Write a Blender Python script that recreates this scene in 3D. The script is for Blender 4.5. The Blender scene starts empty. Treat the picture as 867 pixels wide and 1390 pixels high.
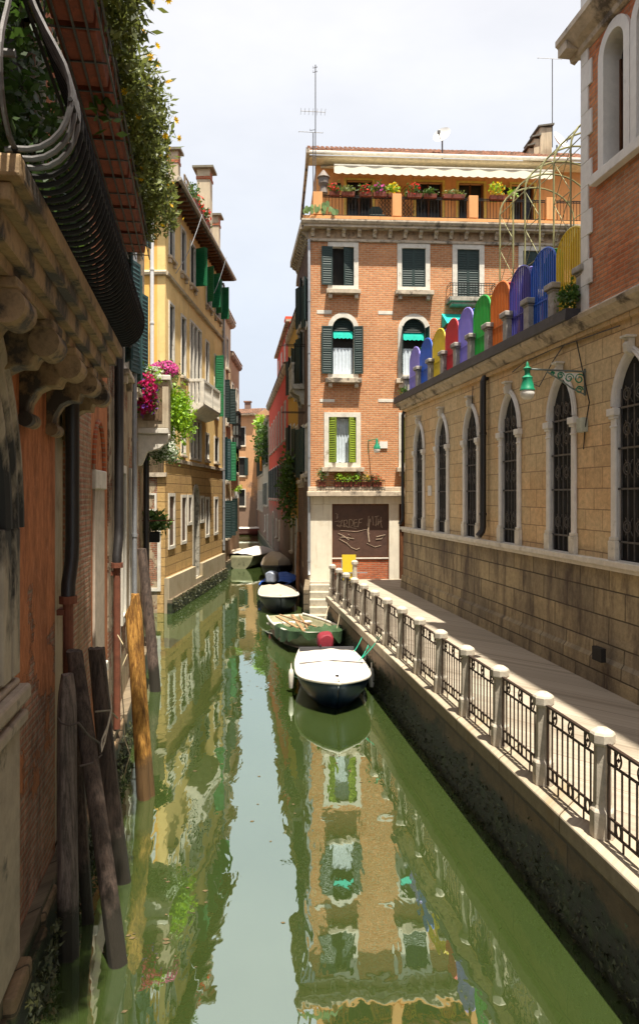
import bpy, bmesh, math, random
from mathutils import Vector, Matrix
from mathutils.geometry import tessellate_polygon
R = math.radians
PI = math.pi
sc = bpy.context.scene
COL = sc.collection
CAMZ = 4.2
FPX = 1000.0
U0, V0 = 433.5, 672.0

# ------------------------------------------------------------------ helpers
class MB:
    def __init__(s): s.v = []; s.f = []
    def add(s, vs, fs):
        b = len(s.v); s.v += [tuple(p) for p in vs]; s.f += [tuple(b + i for i in f) for f in fs]; return s
    def box(s, x0, x1, y0, y1, z0, z1):
        return s.add([(x0,y0,z0),(x1,y0,z0),(x1,y1,z0),(x0,y1,z0),(x0,y0,z1),(x1,y0,z1),(x1,y1,z1),(x0,y1,z1)],
                     [(0,3,2,1),(4,5,6,7),(0,1,5,4),(1,2,6,5),(2,3,7,6),(3,0,4,7)])
    def prism(s, poly, a0, a1, ax='y'):
        n = len(poly)
        def P(p, a):
            if ax == 'y': return (p[0], a, p[1])
            if ax == 'x': return (a, p[0], p[1])
            return (p[0], p[1], a)
        vs = [P(p, a0) for p in poly] + [P(p, a1) for p in poly]
        tris = tessellate_polygon([[Vector((p[0], p[1], 0)) for p in poly]])
        fs = [tuple(t) for t in tris] + [tuple(n + i for i in reversed(t)) for t in tris]
        fs += [(i, (i+1) % n, n + (i+1) % n, n + i) for i in range(n)]
        return s.add(vs, fs)
    def holed(s, outer, holes, y0, y1, yh=None, sides=True):
        loops = [outer] + holes
        flat = [p for l in loops for p in l]
        tris = tessellate_polygon([[Vector((p[0], p[1], 0)) for p in l] for l in loops])
        s.add([(p[0], y0, p[1]) for p in flat], [tuple(t) for t in tris])
        for k, l in enumerate(loops):
            if k == 0 and not sides: continue
            ye = y1 if (k == 0 or yh is None) else yh
            n = len(l)
            s.add([(p[0], y0, p[1]) for p in l] + [(p[0], ye, p[1]) for p in l],
                  [(i, (i+1) % n, n + (i+1) % n, n + i) for i in range(n)])
        return s
    def tube(s, pts, r, n=6, closed=False, cap=True):
        pts = [Vector(p) for p in pts]; m = len(pts)
        rs = r if isinstance(r, (list, tuple)) else [r] * m
        up = None; vs = []
        for i, p in enumerate(pts):
            if closed: t = pts[(i+1) % m] - pts[i-1]
            else: t = pts[min(i+1, m-1)] - pts[max(i-1, 0)]
            if t.length < 1e-9: t = Vector((0,0,1))
            t.normalize()
            if up is None:
                up = Vector((0,0,1)) if abs(t.z) < .9 else Vector((1,0,0))
            a = up - t * up.dot(t)
            if a.length < 1e-6: a = Vector((1,0,0)) - t * t.x
            a.normalize(); b = t.cross(a); up = a
            for k in range(n):
                w = 2 * PI * (k + .5) / n
                vs.append(p + (a * math.cos(w) + b * math.sin(w)) * rs[i])
        fs = []
        for i in range(m if closed else m - 1):
            j = (i + 1) % m
            for k in range(n):
                fs.append((i*n+k, i*n+(k+1) % n, j*n+(k+1) % n, j*n+k))
        if cap and not closed:
            fs.append(tuple(range(n-1, -1, -1))); fs.append(tuple((m-1)*n + k for k in range(n)))
        return s.add(vs, fs)
    def bar(s, p, q, w, h=None):
        h = h or w
        p = Vector(p); q = Vector(q); t = (q - p).normalized()
        a = Vector((0,0,1)) if abs(t.z) < .9 else Vector((0,1,0))
        a = (a - t * a.dot(t)).normalized(); b = t.cross(a)
        vs = []
        for c in (p, q):
            for sa, sb in ((-1,-1),(1,-1),(1,1),(-1,1)):
                vs.append(c + a * sa * h / 2 + b * sb * w / 2)
        return s.add(vs, [(3,2,1,0),(4,5,6,7),(0,1,5,4),(1,2,6,5),(2,3,7,6),(3,0,4,7)])
    def lathe(s, prof, cx=0, cy=0, n=12, sq=False):
        vs = []; m = len(prof)
        for r, z in prof:
            for k in range(n):
                w = 2 * PI * (k + .5) / n
                vs.append((cx + r * math.cos(w), cy + r * math.sin(w), z))
        fs = [(i*n+k, i*n+(k+1) % n, (i+1)*n+(k+1) % n, (i+1)*n+k) for i in range(m-1) for k in range(n)]
        fs.append(tuple(range(n-1, -1, -1))); fs.append(tuple((m-1)*n + k for k in range(n)))
        return s.add(vs, fs)
    def grid(s, fn, nu, nv):
        vs = [fn(i / nu, j / nv) for j in range(nv+1) for i in range(nu+1)]
        return s.add(vs, [(j*(nu+1)+i, j*(nu+1)+i+1, (j+1)*(nu+1)+i+1, (j+1)*(nu+1)+i) for j in range(nv) for i in range(nu)])
    def xf(s, M):
        s.v = [tuple(M @ Vector(p)) for p in s.v]; return s
    def build(s, name, m, parent=None, frame=None, smooth=False, bevel=0, label=None, recalc=True):
        me = bpy.data.meshes.new(name)
        me.from_pydata(s.v, [], s.f)
        if recalc:
            bm = bmesh.new(); bm.from_mesh(me); bmesh.ops.recalc_face_normals(bm, faces=bm.faces); bm.to_mesh(me); bm.free()
        me.materials.append(m)
        if smooth:
            me.shade_smooth()
            try: me.set_sharp_from_angle(angle=R(40))
            except Exception: pass
        o = bpy.data.objects.new(name, me); COL.objects.link(o)
        if parent is not None:
            o.parent = parent
            if frame is not None: o.matrix_local = parent.matrix_basis.inverted() @ frame.M
        elif frame is not None: o.matrix_basis = frame.M
        if bevel:
            b = o.modifiers.new('bevel', 'BEVEL'); b.width = bevel; b.segments = 2; b.limit_method = 'ANGLE'; b.angle_limit = R(40)
        if label: o['label'] = label
        return o

class Fr:   # facade frame: x to the viewer's right, y into the building, z up
    def __init__(s, ox, oy, dx, dy, oz=0):
        l = math.hypot(dx, dy); s.ex = Vector((dx/l, dy/l, 0)); s.ey = Vector((-dy/l, dx/l, 0)); s.o = Vector((ox, oy, oz))
        s.M = Matrix.Translation(s.o) @ Matrix.Rotation(math.atan2(dy, dx), 4, 'Z')
    def at(s, u, v, off=0.0):
        d = Vector(((u-U0)/FPX, 1, (V0-v)/FPX)); c = Vector((0, 0, CAMZ))
        t = (off - (c - s.o).dot(s.ey)) / d.dot(s.ey)
        p = c + d * t - s.o
        return p.dot(s.ex), p.z
    def x(s, u, off=0.0): return s.at(u, V0, off)[0]
    def z(s, u, v, off=0.0): return s.at(u, v, off)[1]
    def w(s, x, y, z): return s.o + s.ex * x + s.ey * y + Vector((0, 0, z))

def P(u, v, Y): return Vector(((u-U0)/FPX*Y, Y, CAMZ + (V0-v)/FPX*Y))

def thing(name, label, cat, frame=None, loc=None, rz=0, group=None):
    o = bpy.data.objects.new(name, None); COL.objects.link(o)
    o.empty_display_size = .2
    if frame is not None: o.matrix_basis = frame.M
    elif loc is not None: o.matrix_basis = Matrix.Translation(Vector(loc)) @ Matrix.Rotation(rz, 4, 'Z')
    tag(o, label, cat, group); return o
def tag(o, label, cat, group=None):
    o['label'] = label; o['category'] = cat
    if group: o['group'] = group
    return o
def struct(o, label=None):
    o['kind'] = 'structure'
    if label: o['label'] = label
    return o
def copy_tree(o, parent=None, keep=True):
    c = o.copy(); COL.objects.link(c)
    if parent is not None: c.parent = parent
    for ch in [k for k in bpy.data.objects if k.parent == o]: copy_tree(ch, c)
    return c

# ------------------------------------------------------------------ materials
def nodes(name):
    m = bpy.data.materials.new(name); m.use_nodes = True
    nt = m.node_tree; b = nt.nodes['Principled BSDF']
    return m, nt, b
def N(nt, t, **k):
    n = nt.nodes.new(t)
    for a, v in k.items():
        if a in n.inputs: n.inputs[a].default_value = v
        else: setattr(n, a, v)
    return n
def L(nt, a, b): nt.links.new(a, b)
def c4(c): return (c[0], c[1], c[2], 1)
def mixc(nt, fac, a, b, mode='MIX'):
    n = nt.nodes.new('ShaderNodeMix'); n.data_type = 'RGBA'; n.blend_type = mode
    for sock, val in ((n.inputs[0], fac), (n.inputs[6], a), (n.inputs[7], b)):
        if hasattr(val, 'is_output'): L(nt, val, sock)
        elif isinstance(val, (int, float)): sock.default_value = val
        else: sock.default_value = c4(val)
    return n.outputs[2]
def ramp(nt, src, stops):
    r = nt.nodes.new('ShaderNodeValToRGB'); e = r.color_ramp.elements
    while len(e) < len(stops): e.new(.5)
    for i, (p, c) in enumerate(stops):
        e[i].position = p; e[i].color = c4(c) if hasattr(c, '__len__') else (c, c, c, 1)
    L(nt, src, r.inputs[0]); return r.outputs[0]
def coords(nt, wall=True, scale=(1,1,1)):
    tc = nt.nodes.new('ShaderNodeTexCoord')
    if not wall:
        mp = N(nt, 'ShaderNodeMapping'); mp.inputs['Scale'].default_value = scale
        L(nt, tc.outputs['Object'], mp.inputs[0]); return mp.outputs[0]
    sp = nt.nodes.new('ShaderNodeSeparateXYZ'); L(nt, tc.outputs['Object'], sp.inputs[0])
    ad = N(nt, 'ShaderNodeMath', operation='ADD'); L(nt, sp.outputs[0], ad.inputs[0]); L(nt, sp.outputs[1], ad.inputs[1])
    cb = nt.nodes.new('ShaderNodeCombineXYZ'); L(nt, ad.outputs[0], cb.inputs[0]); L(nt, sp.outputs[2], cb.inputs[1])
    return cb.outputs[0]
def noise(nt, vec, scale, detail=4, rough=.6, sc3=None, dist=0):
    if sc3:
        mp = N(nt, 'ShaderNodeMapping'); mp.inputs['Scale'].default_value = sc3; L(nt, vec, mp.inputs[0]); vec = mp.outputs[0]
    n = N(nt, 'ShaderNodeTexNoise'); n.inputs['Scale'].default_value = scale; n.inputs['Detail'].default_value = detail
    n.inputs['Roughness'].default_value = rough; n.inputs['Distortion'].default_value = dist
    L(nt, vec, n.inputs['Vector']); return n.outputs['Fac']
def bump(nt, b, h, dist=.01, st=.6):
    n = N(nt, 'ShaderNodeBump'); n.inputs['Distance'].default_value = dist; n.inputs['Strength'].default_value = st
    L(nt, h, n.inputs['Height']); L(nt, n.outputs[0], b.inputs['Normal'])

def plain(name, col, rough=.6, metal=0, var=.25, vs=6, stain=None, sfac=.5, ss=1.5, bd=.004, stretch=None, spec=.5, island=0):
    """one colour with fine grain, an optional stain colour in patches, and bump"""
    m, nt, b = nodes(name)
    co = coords(nt, False)
    n1 = noise(nt, co, vs, 6, .7, stretch)
    lo = [c * (1 - var) for c in col]; hi = [min(1, c * (1 + var)) for c in col]
    out = mixc(nt, ramp(nt, n1, [(.3, 0.), (.7, 1.)]), lo, hi)
    if stain is not None:
        n2 = noise(nt, co, ss, 6, .65, stretch)
        out = mixc(nt, ramp(nt, n2, [(sfac, 0.), (min(.99, sfac + .12), 1.)]), out, stain)
    if island:
        g = nt.nodes.new('ShaderNodeNewGeometry')
        out = mixc(nt, 1., out, ramp(nt, g.outputs['Random Per Island'], [(0, 1 - island), (1, 1.)]), 'MULTIPLY')
    L(nt, out, b.inputs['Base Color']); b.inputs['Roughness'].default_value = rough; b.inputs['Metallic'].default_value = metal
    b.inputs['Specular IOR Level'].default_value = spec
    if bd: bump(nt, b, n1, bd)
    return m

def brick(name, c1, c2, mortar, bw=.26, rh=.075, ms=.012, plaster=None, pf=.55, ps=.7, dark=None, df=.62, rough=.85, bd=.01, off=.5, zfade=None, streak=0, patch=None):
    """brick or ashlar courses; plaster patches over it; dark stains; zfade=(z0,z1) makes plaster vanish downwards"""
    m, nt, b = nodes(name)
    co = coords(nt, True)
    wob = noise(nt, co, 3.0, 3)
    add = nt.nodes.new('ShaderNodeVectorMath'); add.operation = 'MULTIPLY_ADD'
    cb = nt.nodes.new('ShaderNodeCombineXYZ'); L(nt, wob, cb.inputs[0]); L(nt, wob, cb.inputs[1])
    L(nt, cb.outputs[0], add.inputs[0]); add.inputs[1].default_value = (.012, .012, 0); L(nt, co, add.inputs[2])
    t = N(nt, 'ShaderNodeTexBrick'); L(nt, add.outputs[0], t.inputs['Vector'])
    t.offset = off
    t.inputs['Color1'].default_value = c4(c1); t.inputs['Color2'].default_value = c4(c2); t.inputs['Mortar'].default_value = c4(mortar)
    t.inputs['Scale'].default_value = 1; t.inputs['Mortar Size'].default_value = ms; t.inputs['Brick Width'].default_value = bw; t.inputs['Row Height'].default_value = rh
    t.inputs['Mortar Smooth'].default_value = .3
    n1 = noise(nt, co, 9, 8, .75)
    out = mixc(nt, .85, t.outputs['Color'], ramp(nt, n1, [(.25, .55), (.75, 1.25)]), 'MULTIPLY')
    if patch is not None:
        nq = noise(nt, co, .55, 3, .5)
        out = mixc(nt, ramp(nt, nq, [(.42, 0.), (.62, .85)]), out, mixc(nt, 1., out, patch, 'MULTIPLY'))
    if dark is not None:
        n2 = noise(nt, co, 1.3, 8, .7, (1.6, .45, 1))
        out = mixc(nt, ramp(nt, n2, [(df - .1, 0.), (df + .1, .85)]), out, dark)
    h = t.outputs['Fac']
    inv = N(nt, 'ShaderNodeMath', operation='MULTIPLY_ADD'); L(nt, h, inv.inputs[0]); inv.inputs[1].default_value = -1; L(nt, n1, inv.inputs[2])
    hh = inv.outputs[0]
    if plaster is not None:
        n3 = noise(nt, co, ps, 9, .68, None, .3)
        fac = n3
        if zfade:
            sp = nt.nodes.new('ShaderNodeSeparateXYZ'); L(nt, co, sp.inputs[0])
            mr = N(nt, 'ShaderNodeMapRange'); L(nt, sp.outputs[1], mr.inputs[0]); mr.inputs[1].default_value = zfade[0]; mr.inputs[2].default_value = zfade[1]
            mr.inputs[3].default_value = -.22; mr.inputs[4].default_value = .22
            ad = N(nt, 'ShaderNodeMath', operation='ADD'); L(nt, n3, ad.inputs[0]); L(nt, mr.outputs[0], ad.inputs[1]); fac = ad.outputs[0]
        n4 = noise(nt, co, 14, 5, .7, (1, .35, 1))
        pl = mixc(nt, ramp(nt, n4, [(.3, 0.), (.7, 1.)]), [c * .7 for c in plaster], [min(1, c * 1.2) for c in plaster])
        mk = ramp(nt, fac, [(pf - .015, 0.), (pf + .015, 1.)])
        out = mixc(nt, mk, out, pl)
        pn = N(nt, 'ShaderNodeMath', operation='MULTIPLY_ADD'); L(nt, n4, pn.inputs[0]); pn.inputs[1].default_value = .5; pn.inputs[2].default_value = 1.3
        hh = mixc(nt, mk, hh, pn.outputs[0])
        n6 = noise(nt, co, 1.7, 9, .75, (2.0, .5, 1)); n7 = noise(nt, co, 6, 9, .8, (1.5, .6, 1))
        out = mixc(nt, ramp(nt, n6, [(.46, 0.), (.66, .8)]), out, mixc(nt, 1., out, (.30,.26,.25), 'MULTIPLY'))
        out = mixc(nt, ramp(nt, n7, [(.55, 0.), (.68, .5)]), out, [min(1, c * 1.25 + .10) for c in plaster])
    L(nt, out, b.inputs['Base Color']); b.inputs['Roughness'].default_value = rough
    b.inputs['Specular IOR Level'].default_value = .25
    bump(nt, b, hh, bd, .7)
    return m

def plaster(name, col, stain, sf=.58, ss=.5, streakc=None, rough=.9, var=.12, damp=None):
    """painted plaster: cloudy tone, vertical streaks, patches, optional damp band damp=(z0,z1,colour)"""
    m, nt, b = nodes(name)
    co = coords(nt, True)
    n1 = noise(nt, co, 1.2, 8, .7)
    out = mixc(nt, ramp(nt, n1, [(.3, 0.), (.7, 1.)]), [c * (1 - var) for c in col], [min(1, c * (1 + var)) for c in col])
    n2 = noise(nt, co, ss, 8, .7)
    out = mixc(nt, ramp(nt, n2, [(sf, 0.), (sf + .14, .8)]), out, stain)
    n3 = noise(nt, co, 2.2, 7, .7, (2.5, .16, 1))
    out = mixc(nt, ramp(nt, n3, [(.52, 0.), (.75, .75)]), out, streakc or [c * .55 for c in stain])
    n5 = noise(nt, co, 30, 4, .7)
    if damp:
        sp = nt.nodes.new('ShaderNodeSeparateXYZ'); L(nt, co, sp.inputs[0])
        mr = N(nt, 'ShaderNodeMapRange'); L(nt, sp.outputs[1], mr.inputs[0]); mr.inputs[1].default_value = damp[0]; mr.inputs[2].default_value = damp[1]
        mr.inputs[3].default_value = .35; mr.inputs[4].default_value = -.35
        ad = N(nt, 'ShaderNodeMath', operation='ADD'); L(nt, n1, ad.inputs[0]); L(nt, mr.outputs[0], ad.inputs[1])
        out = mixc(nt, ramp(nt, ad.outputs[0], [(.45, 0.), (.6, 1.)]), out, mixc(nt, n5, [c*.6 for c in damp[2]], [c*1.4 for c in damp[2]]))
    L(nt, out, b.inputs['Base Color']); b.inputs['Roughness'].default_value = rough; b.inputs['Specular IOR Level'].default_value = .2
    bump(nt, b, mixc(nt, .5, n5, n1), .006, .5)
    return m

def mossy(name, stone, z0=.25, z1=.9, moss=(.018,.026,.008), slime=(.012,.012,.007), bw=.9, rh=.33):
    """stone courses of a canal wall with weed and slime near the waterline"""
    m, nt, b = nodes(name)
    co = coords(nt, True)
    t = N(nt, 'ShaderNodeTexBrick'); L(nt, co, t.inputs['Vector'])
    t.inputs['Color1'].default_value = c4(stone); t.inputs['Color2'].default_value = c4([c*.6 for c in stone]); t.inputs['Mortar'].default_value = c4([c*.25 for c in stone])
    t.inputs['Scale'].default_value = 1; t.inputs['Mortar Size'].default_value = .014; t.inputs['Brick Width'].default_value = bw; t.inputs['Row Height'].default_value = rh
    n1 = noise(nt, co, 5, 10, .75); n2 = noise(nt, co, 1.1, 8, .7, (1, 1.6, 1))
    out = mixc(nt, .9, t.outputs['Color'], ramp(nt, n1, [(.2, .3), (.8, 1.4)]), 'MULTIPLY')
    sp = nt.nodes.new('ShaderNodeSeparateXYZ'); L(nt, co, sp.inputs[0])
    mr = N(nt, 'ShaderNodeMapRange'); L(nt, sp.outputs[1], mr.inputs[0]); mr.inputs[1].default_value = z0; mr.inputs[2].default_value = z1
    mr.inputs[3].default_value = .45; mr.inputs[4].default_value = -.3; mr.clamp = True
    ad = N(nt, 'ShaderNodeMath', operation='ADD'); L(nt, n2, ad.inputs[0]); L(nt, mr.outputs[0], ad.inputs[1])
    mc = mixc(nt, ramp(nt, n1, [(.4, 0.), (.6, 1.)]), moss, slime)
    mc = mixc(nt, ramp(nt, noise(nt, co, 2.3, 6, .7), [(.55, 0.), (.7, .8)]), mc, [c * 3.2 for c in moss])
    out = mixc(nt, ramp(nt, ad.outputs[0], [(.47, 0.), (.6, 1.)]), out, mc)
    L(nt, out, b.inputs['Base Color']); b.inputs['Roughness'].default_value = .7; b.inputs['Specular IOR Level'].default_value = .3
    mm = mixc(nt, .6, n1, t.outputs['Fac']); bump(nt, b, mm, .05, .9)
    return m

def leafmat(name, a, b_, rough=.55):
    m, nt, b = nodes(name)
    g = nt.nodes.new('ShaderNodeNewGeometry')
    mid = [(x + y) / 2 for x, y in zip(a, b_)]
    L(nt, ramp(nt, g.outputs['Random Per Island'], [(0, a), (.6, mid), (1, b_)]), b.inputs['Base Color'])
    b.inputs['Roughness'].default_value = rough
    tr = N(nt, 'ShaderNodeBsdfTranslucent'); tr.inputs[0].default_value = c4([c * 1.2 for c in b_])
    mx = nt.nodes.new('ShaderNodeMixShader'); mx.inputs[0].default_value = .3
    L(nt, b.outputs[0], mx.inputs[1]); L(nt, tr.outputs[0], mx.inputs[2]); L(nt, mx.outputs[0], nt.nodes['Material Output'].inputs[0])
    return m

def woodmat(name, a, b_, zw=None, wet=(.02,.016,.01), rough=.75, axis='z', sc_=1):
    m, nt, b = nodes(name)
    co = coords(nt, False)
    st = (14, 14, .8) if axis == 'z' else ((.8, 14, 14) if axis == 'x' else (14, .8, 14))
    n1 = noise(nt, co, 1.6 * sc_, 12, .82, st); n2 = noise(nt, co, 2, 6, .7)
    out = mixc(nt, ramp(nt, n1, [(.42, 0.), (.58, 1.)]), [c * .6 for c in a], b_)
    out = mixc(nt, ramp(nt, n2, [(.5, 0.), (.72, .7)]), out, [c * .35 for c in a])
    if zw:
        sp = nt.nodes.new('ShaderNodeSeparateXYZ'); L(nt, co, sp.inputs[0])
        mr = N(nt, 'ShaderNodeMapRange'); L(nt, sp.outputs[2], mr.inputs[0]); mr.inputs[1].default_value = zw[0]; mr.inputs[2].default_value = zw[1]
        mr.inputs[3].default_value = .5; mr.inputs[4].default_value = -.4
        ad = N(nt, 'ShaderNodeMath', operation='ADD'); L(nt, n2, ad.inputs[0]); L(nt, mr.outputs[0], ad.inputs[1])
        out = mixc(nt, ramp(nt, ad.outputs[0], [(.42, 0.), (.62, 1.)]), out, wet)
    L(nt, out, b.inputs['Base Color']); b.inputs['Roughness'].default_value = rough
    b.inputs['Specular IOR Level'].default_value = .3
    bump(nt, b, n1, .025, 1)
    return m

# ------------------------------------------------------------------ palette
WHITE = plain('istrian stone', (.62,.58,.50), .7, var=.18, vs=5, stain=(.30,.25,.18), sfac=.6, ss=2.2, bd=.006)
WHITE_CLEAN = plain('pale stone', (.70,.67,.62), .7, var=.1, vs=5, stain=(.42,.38,.32), sfac=.64, ss=2)
COPING = plain('coping stone', (.40,.36,.28), .7, var=.22, vs=7, stain=(.30,.22,.12), sfac=.6, ss=2.6, bd=.006)
GREYSTONE = plain('grey stone', (.36,.33,.27), .8, var=.3, vs=8, stain=(.10,.09,.07), sfac=.55, ss=3)
PIERSTONE = plain('weathered pier stone', (.34,.31,.27), .8, var=.3, vs=8, stain=(.12,.11,.10), sfac=.55, ss=2.5)
BALCSTONE = plain('old balcony stone', (.34,.23,.12), .8, var=.5, vs=5, stain=(.03,.02,.012), sfac=.47, ss=2.5, bd=.02)
IRON = plain('black iron', (.013,.012,.012), .75, 0, var=.4, vs=20, spec=.18)
RUSTIRON = plain('brown iron', (.035,.018,.010), .6, .2, var=.5, vs=20, stain=(.10,.04,.015), sfac=.62)
GREYIRON = plain('worn iron', (.09,.085,.085), .45, .4, var=.4, vs=10)
ZINC = plain('zinc pipe', (.30,.31,.33), .45, .4, var=.15, vs=6)
BLACKPIPE = plain('black pipe', (.016,.014,.014), .45, 0, var=.4, vs=5)
TERRAPIPE = plain('rusty pipe', (.16,.05,.025), .8, 0, var=.4, vs=6)
WPIPE = plain('white pipe', (.62,.62,.62), .5, 0, var=.1)
GLASS = plain('window glass', (.012,.013,.015), .12, 0, var=.3, vs=1, bd=0, spec=.22)
DARKIN = plain('dark interior', (.010,.009,.008), .9, var=.3, vs=2, bd=0)
DKGREEN = plain('dark green paint', (.006,.024,.021), .6, var=.3, vs=10)
MIDGREEN = plain('green paint', (.012,.16,.06), .5, var=.3, vs=10)
TEALGREEN = plain('teal paint', (.012,.050,.052), .6, var=.35, vs=6, stain=(.03,.075,.07), sfac=.6)
LIME = plain('lime green paint', (.20,.27,.018), .55, var=.3, vs=8, stain=(.08,.14,.01), sfac=.6, ss=4)
LAMPGREEN = plain('lamp green', (.005,.20,.10), .4, var=.25, vs=12)
BROWNWOOD = woodmat('brown wood', (.10,.035,.012), (.18,.07,.025))
CURTAIN = plain('curtain', (.55,.62,.68), .9, var=.12, vs=9, bd=0)
AQUA = plain('aqua cloth', (.0,.46,.36), .8, var=.15, vs=6)
CREAMCLOTH = plain('cream awning cloth', (.80,.74,.58), .85, var=.05, vs=3)
TILE = plain('roof tile', (.36,.165,.095), .85, var=.5, vs=5, stain=(.17,.12,.085), sfac=.5, ss=4, bd=.01, island=.4)
OLDTILE = plain('old roof tile', (.28,.14,.08), .85, var=.45, vs=5, stain=(.12,.09,.07), sfac=.5, ss=4, bd=.01, island=.4)
TERRACOTTA = plain('terracotta pot', (.20,.045,.022), .75, var=.35, vs=7, stain=(.08,.025,.015), sfac=.55, ss=4)
ORANGEPL = plaster('orange terrace plaster', (.68,.34,.14), (.50,.24,.09), .6, .6)
LEDGE = plain('ledge stone', (.48,.40,.30), .8, var=.3, vs=5, stain=(.10,.08,.06), sfac=.52, ss=2.2)
BRICKF = brick('orange brick', (.64,.285,.125), (.52,.20,.085), (.58,.39,.24), .24, .078, .013, dark=(.38,.21,.12), df=.73, patch=(.84,.86,.85))
BRICKLOW = brick('red low brick', (.50,.13,.05), (.32,.07,.03), (.30,.20,.13), .25, .07, .012, dark=(.5,.4,.3), df=.74)
BRICKR = brick('tower brick', (.66,.29,.13), (.42,.17,.075), (.40,.28,.18), .25, .072, .012, dark=(.10,.06,.05), df=.66, patch=(1.,.72,.62))
SIDEBR = brick('shaded side brick', (.20,.10,.06), (.14,.07,.045), (.16,.12,.09), .25, .075, .012, plaster=(.26,.19,.13), pf=.58, ps=.5, dark=(.03,.025,.02), df=.55)  # darker copy of the house brick, the side's shade put into its colour
ASHLAR = brick('sandstone ashlar', (.70,.53,.31), (.58,.43,.245), (.34,.24,.14), .56, .36, .010, dark=(.15,.105,.07), df=.68, bd=.010, patch=(1.08,.94,.84))
ASHLOW = brick('stained base ashlar', (.48,.38,.22), (.30,.245,.16), (.10,.08,.05), .95, .44, .014, dark=(.07,.052,.045), df=.55, bd=.03, patch=(.62,.62,.66))
TERRAWALL = brick('terracotta plaster on brick', (.62,.31,.21), (.42,.19,.12), (.48,.35,.26), .26, .068, .016, plaster=(.52,.20,.09), pf=.50, ps=1.1, dark=(.06,.03,.02), df=.6, bd=.05, zfade=(-.5,4.6))
BRICKPATCH = brick('bare worn brick', (.66,.33,.22), (.44,.19,.12), (.54,.41,.30), .26, .068, .016, plaster=(.48,.36,.24), pf=.66, ps=2.2, dark=(.36,.24,.12), df=.58, bd=.06)
PALEPL = plaster('pale old plaster', (.50,.42,.30), (.28,.20,.13), .52, .9, (.13,.10,.07))
YELLOWPL = plaster('yellow plaster', (.84,.59,.25), (.66,.39,.12), .56, .5, (.50,.33,.16))
YELLOWFR = plaster('ochre yellow plaster', (.82,.47,.13), (.68,.32,.07), .58, .5, (.58,.30,.09))
YELLOWLOW = brick('ochre rusticated courses', (.56,.36,.14), (.48,.30,.12), (.24,.15,.06), 3.0, .33, .015, dark=(.20,.12,.06), df=.62, bd=.02)
OLDLOW = brick('patched low wall', (.36,.13,.07), (.24,.09,.05), (.33,.26,.18), .26, .07, .013, plaster=(.42,.33,.22), pf=.5, ps=.9, dark=(.10,.08,.05), df=.6)
CREAMPL = plaster('cream plaster', (.66,.50,.30), (.46,.33,.20), .52, .6, (.28,.20,.13), damp=(2.2, 6.0, (.24,.15,.09)))
OCHREPL = plaster('mustard plaster', (.56,.33,.045), (.42,.24,.04), .52, .6, (.22,.14,.05), damp=(1.0, 5.5, (.17,.12,.08)))
REDPL = plaster('red plaster', (.66,.085,.045), (.55,.09,.05), .6, .6, (.40,.07,.045), damp=(1.5, 6.0, (.20,.13,.10)))
FARORANGE = plaster('peach plaster', (.62,.34,.17), (.45,.25,.14), .52, .6, (.28,.17,.10), damp=(1.5, 8.0, (.26,.17,.12)))
FARPALE = plaster('faded pale plaster', (.50,.42,.32), (.32,.24,.17), .5, .7, (.16,.12,.09), damp=(2.0, 6.5, (.20,.13,.10)))
MOSS = mossy('weedy canal stone', (.22,.17,.11), .12, .62)
MOSSDARK = mossy('slimy quay wall', (.22,.15,.085), .15, 1.0, moss=(.016,.022,.007), slime=(.014,.011,.007), bw=1.3, rh=.42)
WEED = plain('hanging seaweed', (.030,.033,.008), .6, var=.6, vs=14, stain=(.06,.055,.012), sfac=.55, ss=8)
PAVE = brick('paving slabs', (.40,.34,.265), (.33,.28,.215), (.13,.105,.08), .75, .42, .008, dark=(.13,.095,.06), df=.66, bd=.006, off=.4)
LEAF = leafmat('green leaves', (.020,.055,.008), (.09,.17,.02))
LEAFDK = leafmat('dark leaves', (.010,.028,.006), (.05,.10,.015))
LEAFOLIVE = leafmat('narrow grey green leaves', (.035,.055,.015), (.19,.22,.05))
LEAFLIME = leafmat('lime leaves', (.10,.24,.008), (.32,.50,.02))
LEAFWHITE = leafmat('white petals', (.35,.42,.28), (.75,.78,.68))
PINKFL = leafmat('pink petals', (.45,.02,.22), (.85,.16,.50))
MAGFL = leafmat('magenta petals', (.30,.0,.06), (.62,.01,.16))
PURPFL = leafmat('purple petals', (.12,.02,.30), (.25,.05,.45))
REDFL = leafmat('red petals', (.55,.01,.01), (.80,.03,.03))
YELFL = leafmat('yellow petals', (.75,.42,.01), (.90,.62,.02))
def paint(n, c): return plain(n, c, .4, 0, var=.10, vs=5, spec=.5)
PAINTS = {'yellow': paint('yellow railing paint', (.72,.52,.03)), 'blue': paint('blue railing paint', (.012,.10,.52)),
  'indigo': paint('indigo railing paint', (.045,.045,.26)), 'orange': paint('orange railing paint', (.60,.15,.02)),
  'green': paint('green railing paint', (.01,.36,.05)), 'lavender': paint('lavender railing paint', (.26,.22,.68)), 'red': paint('red railing paint', (.58,.03,.04))}

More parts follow.
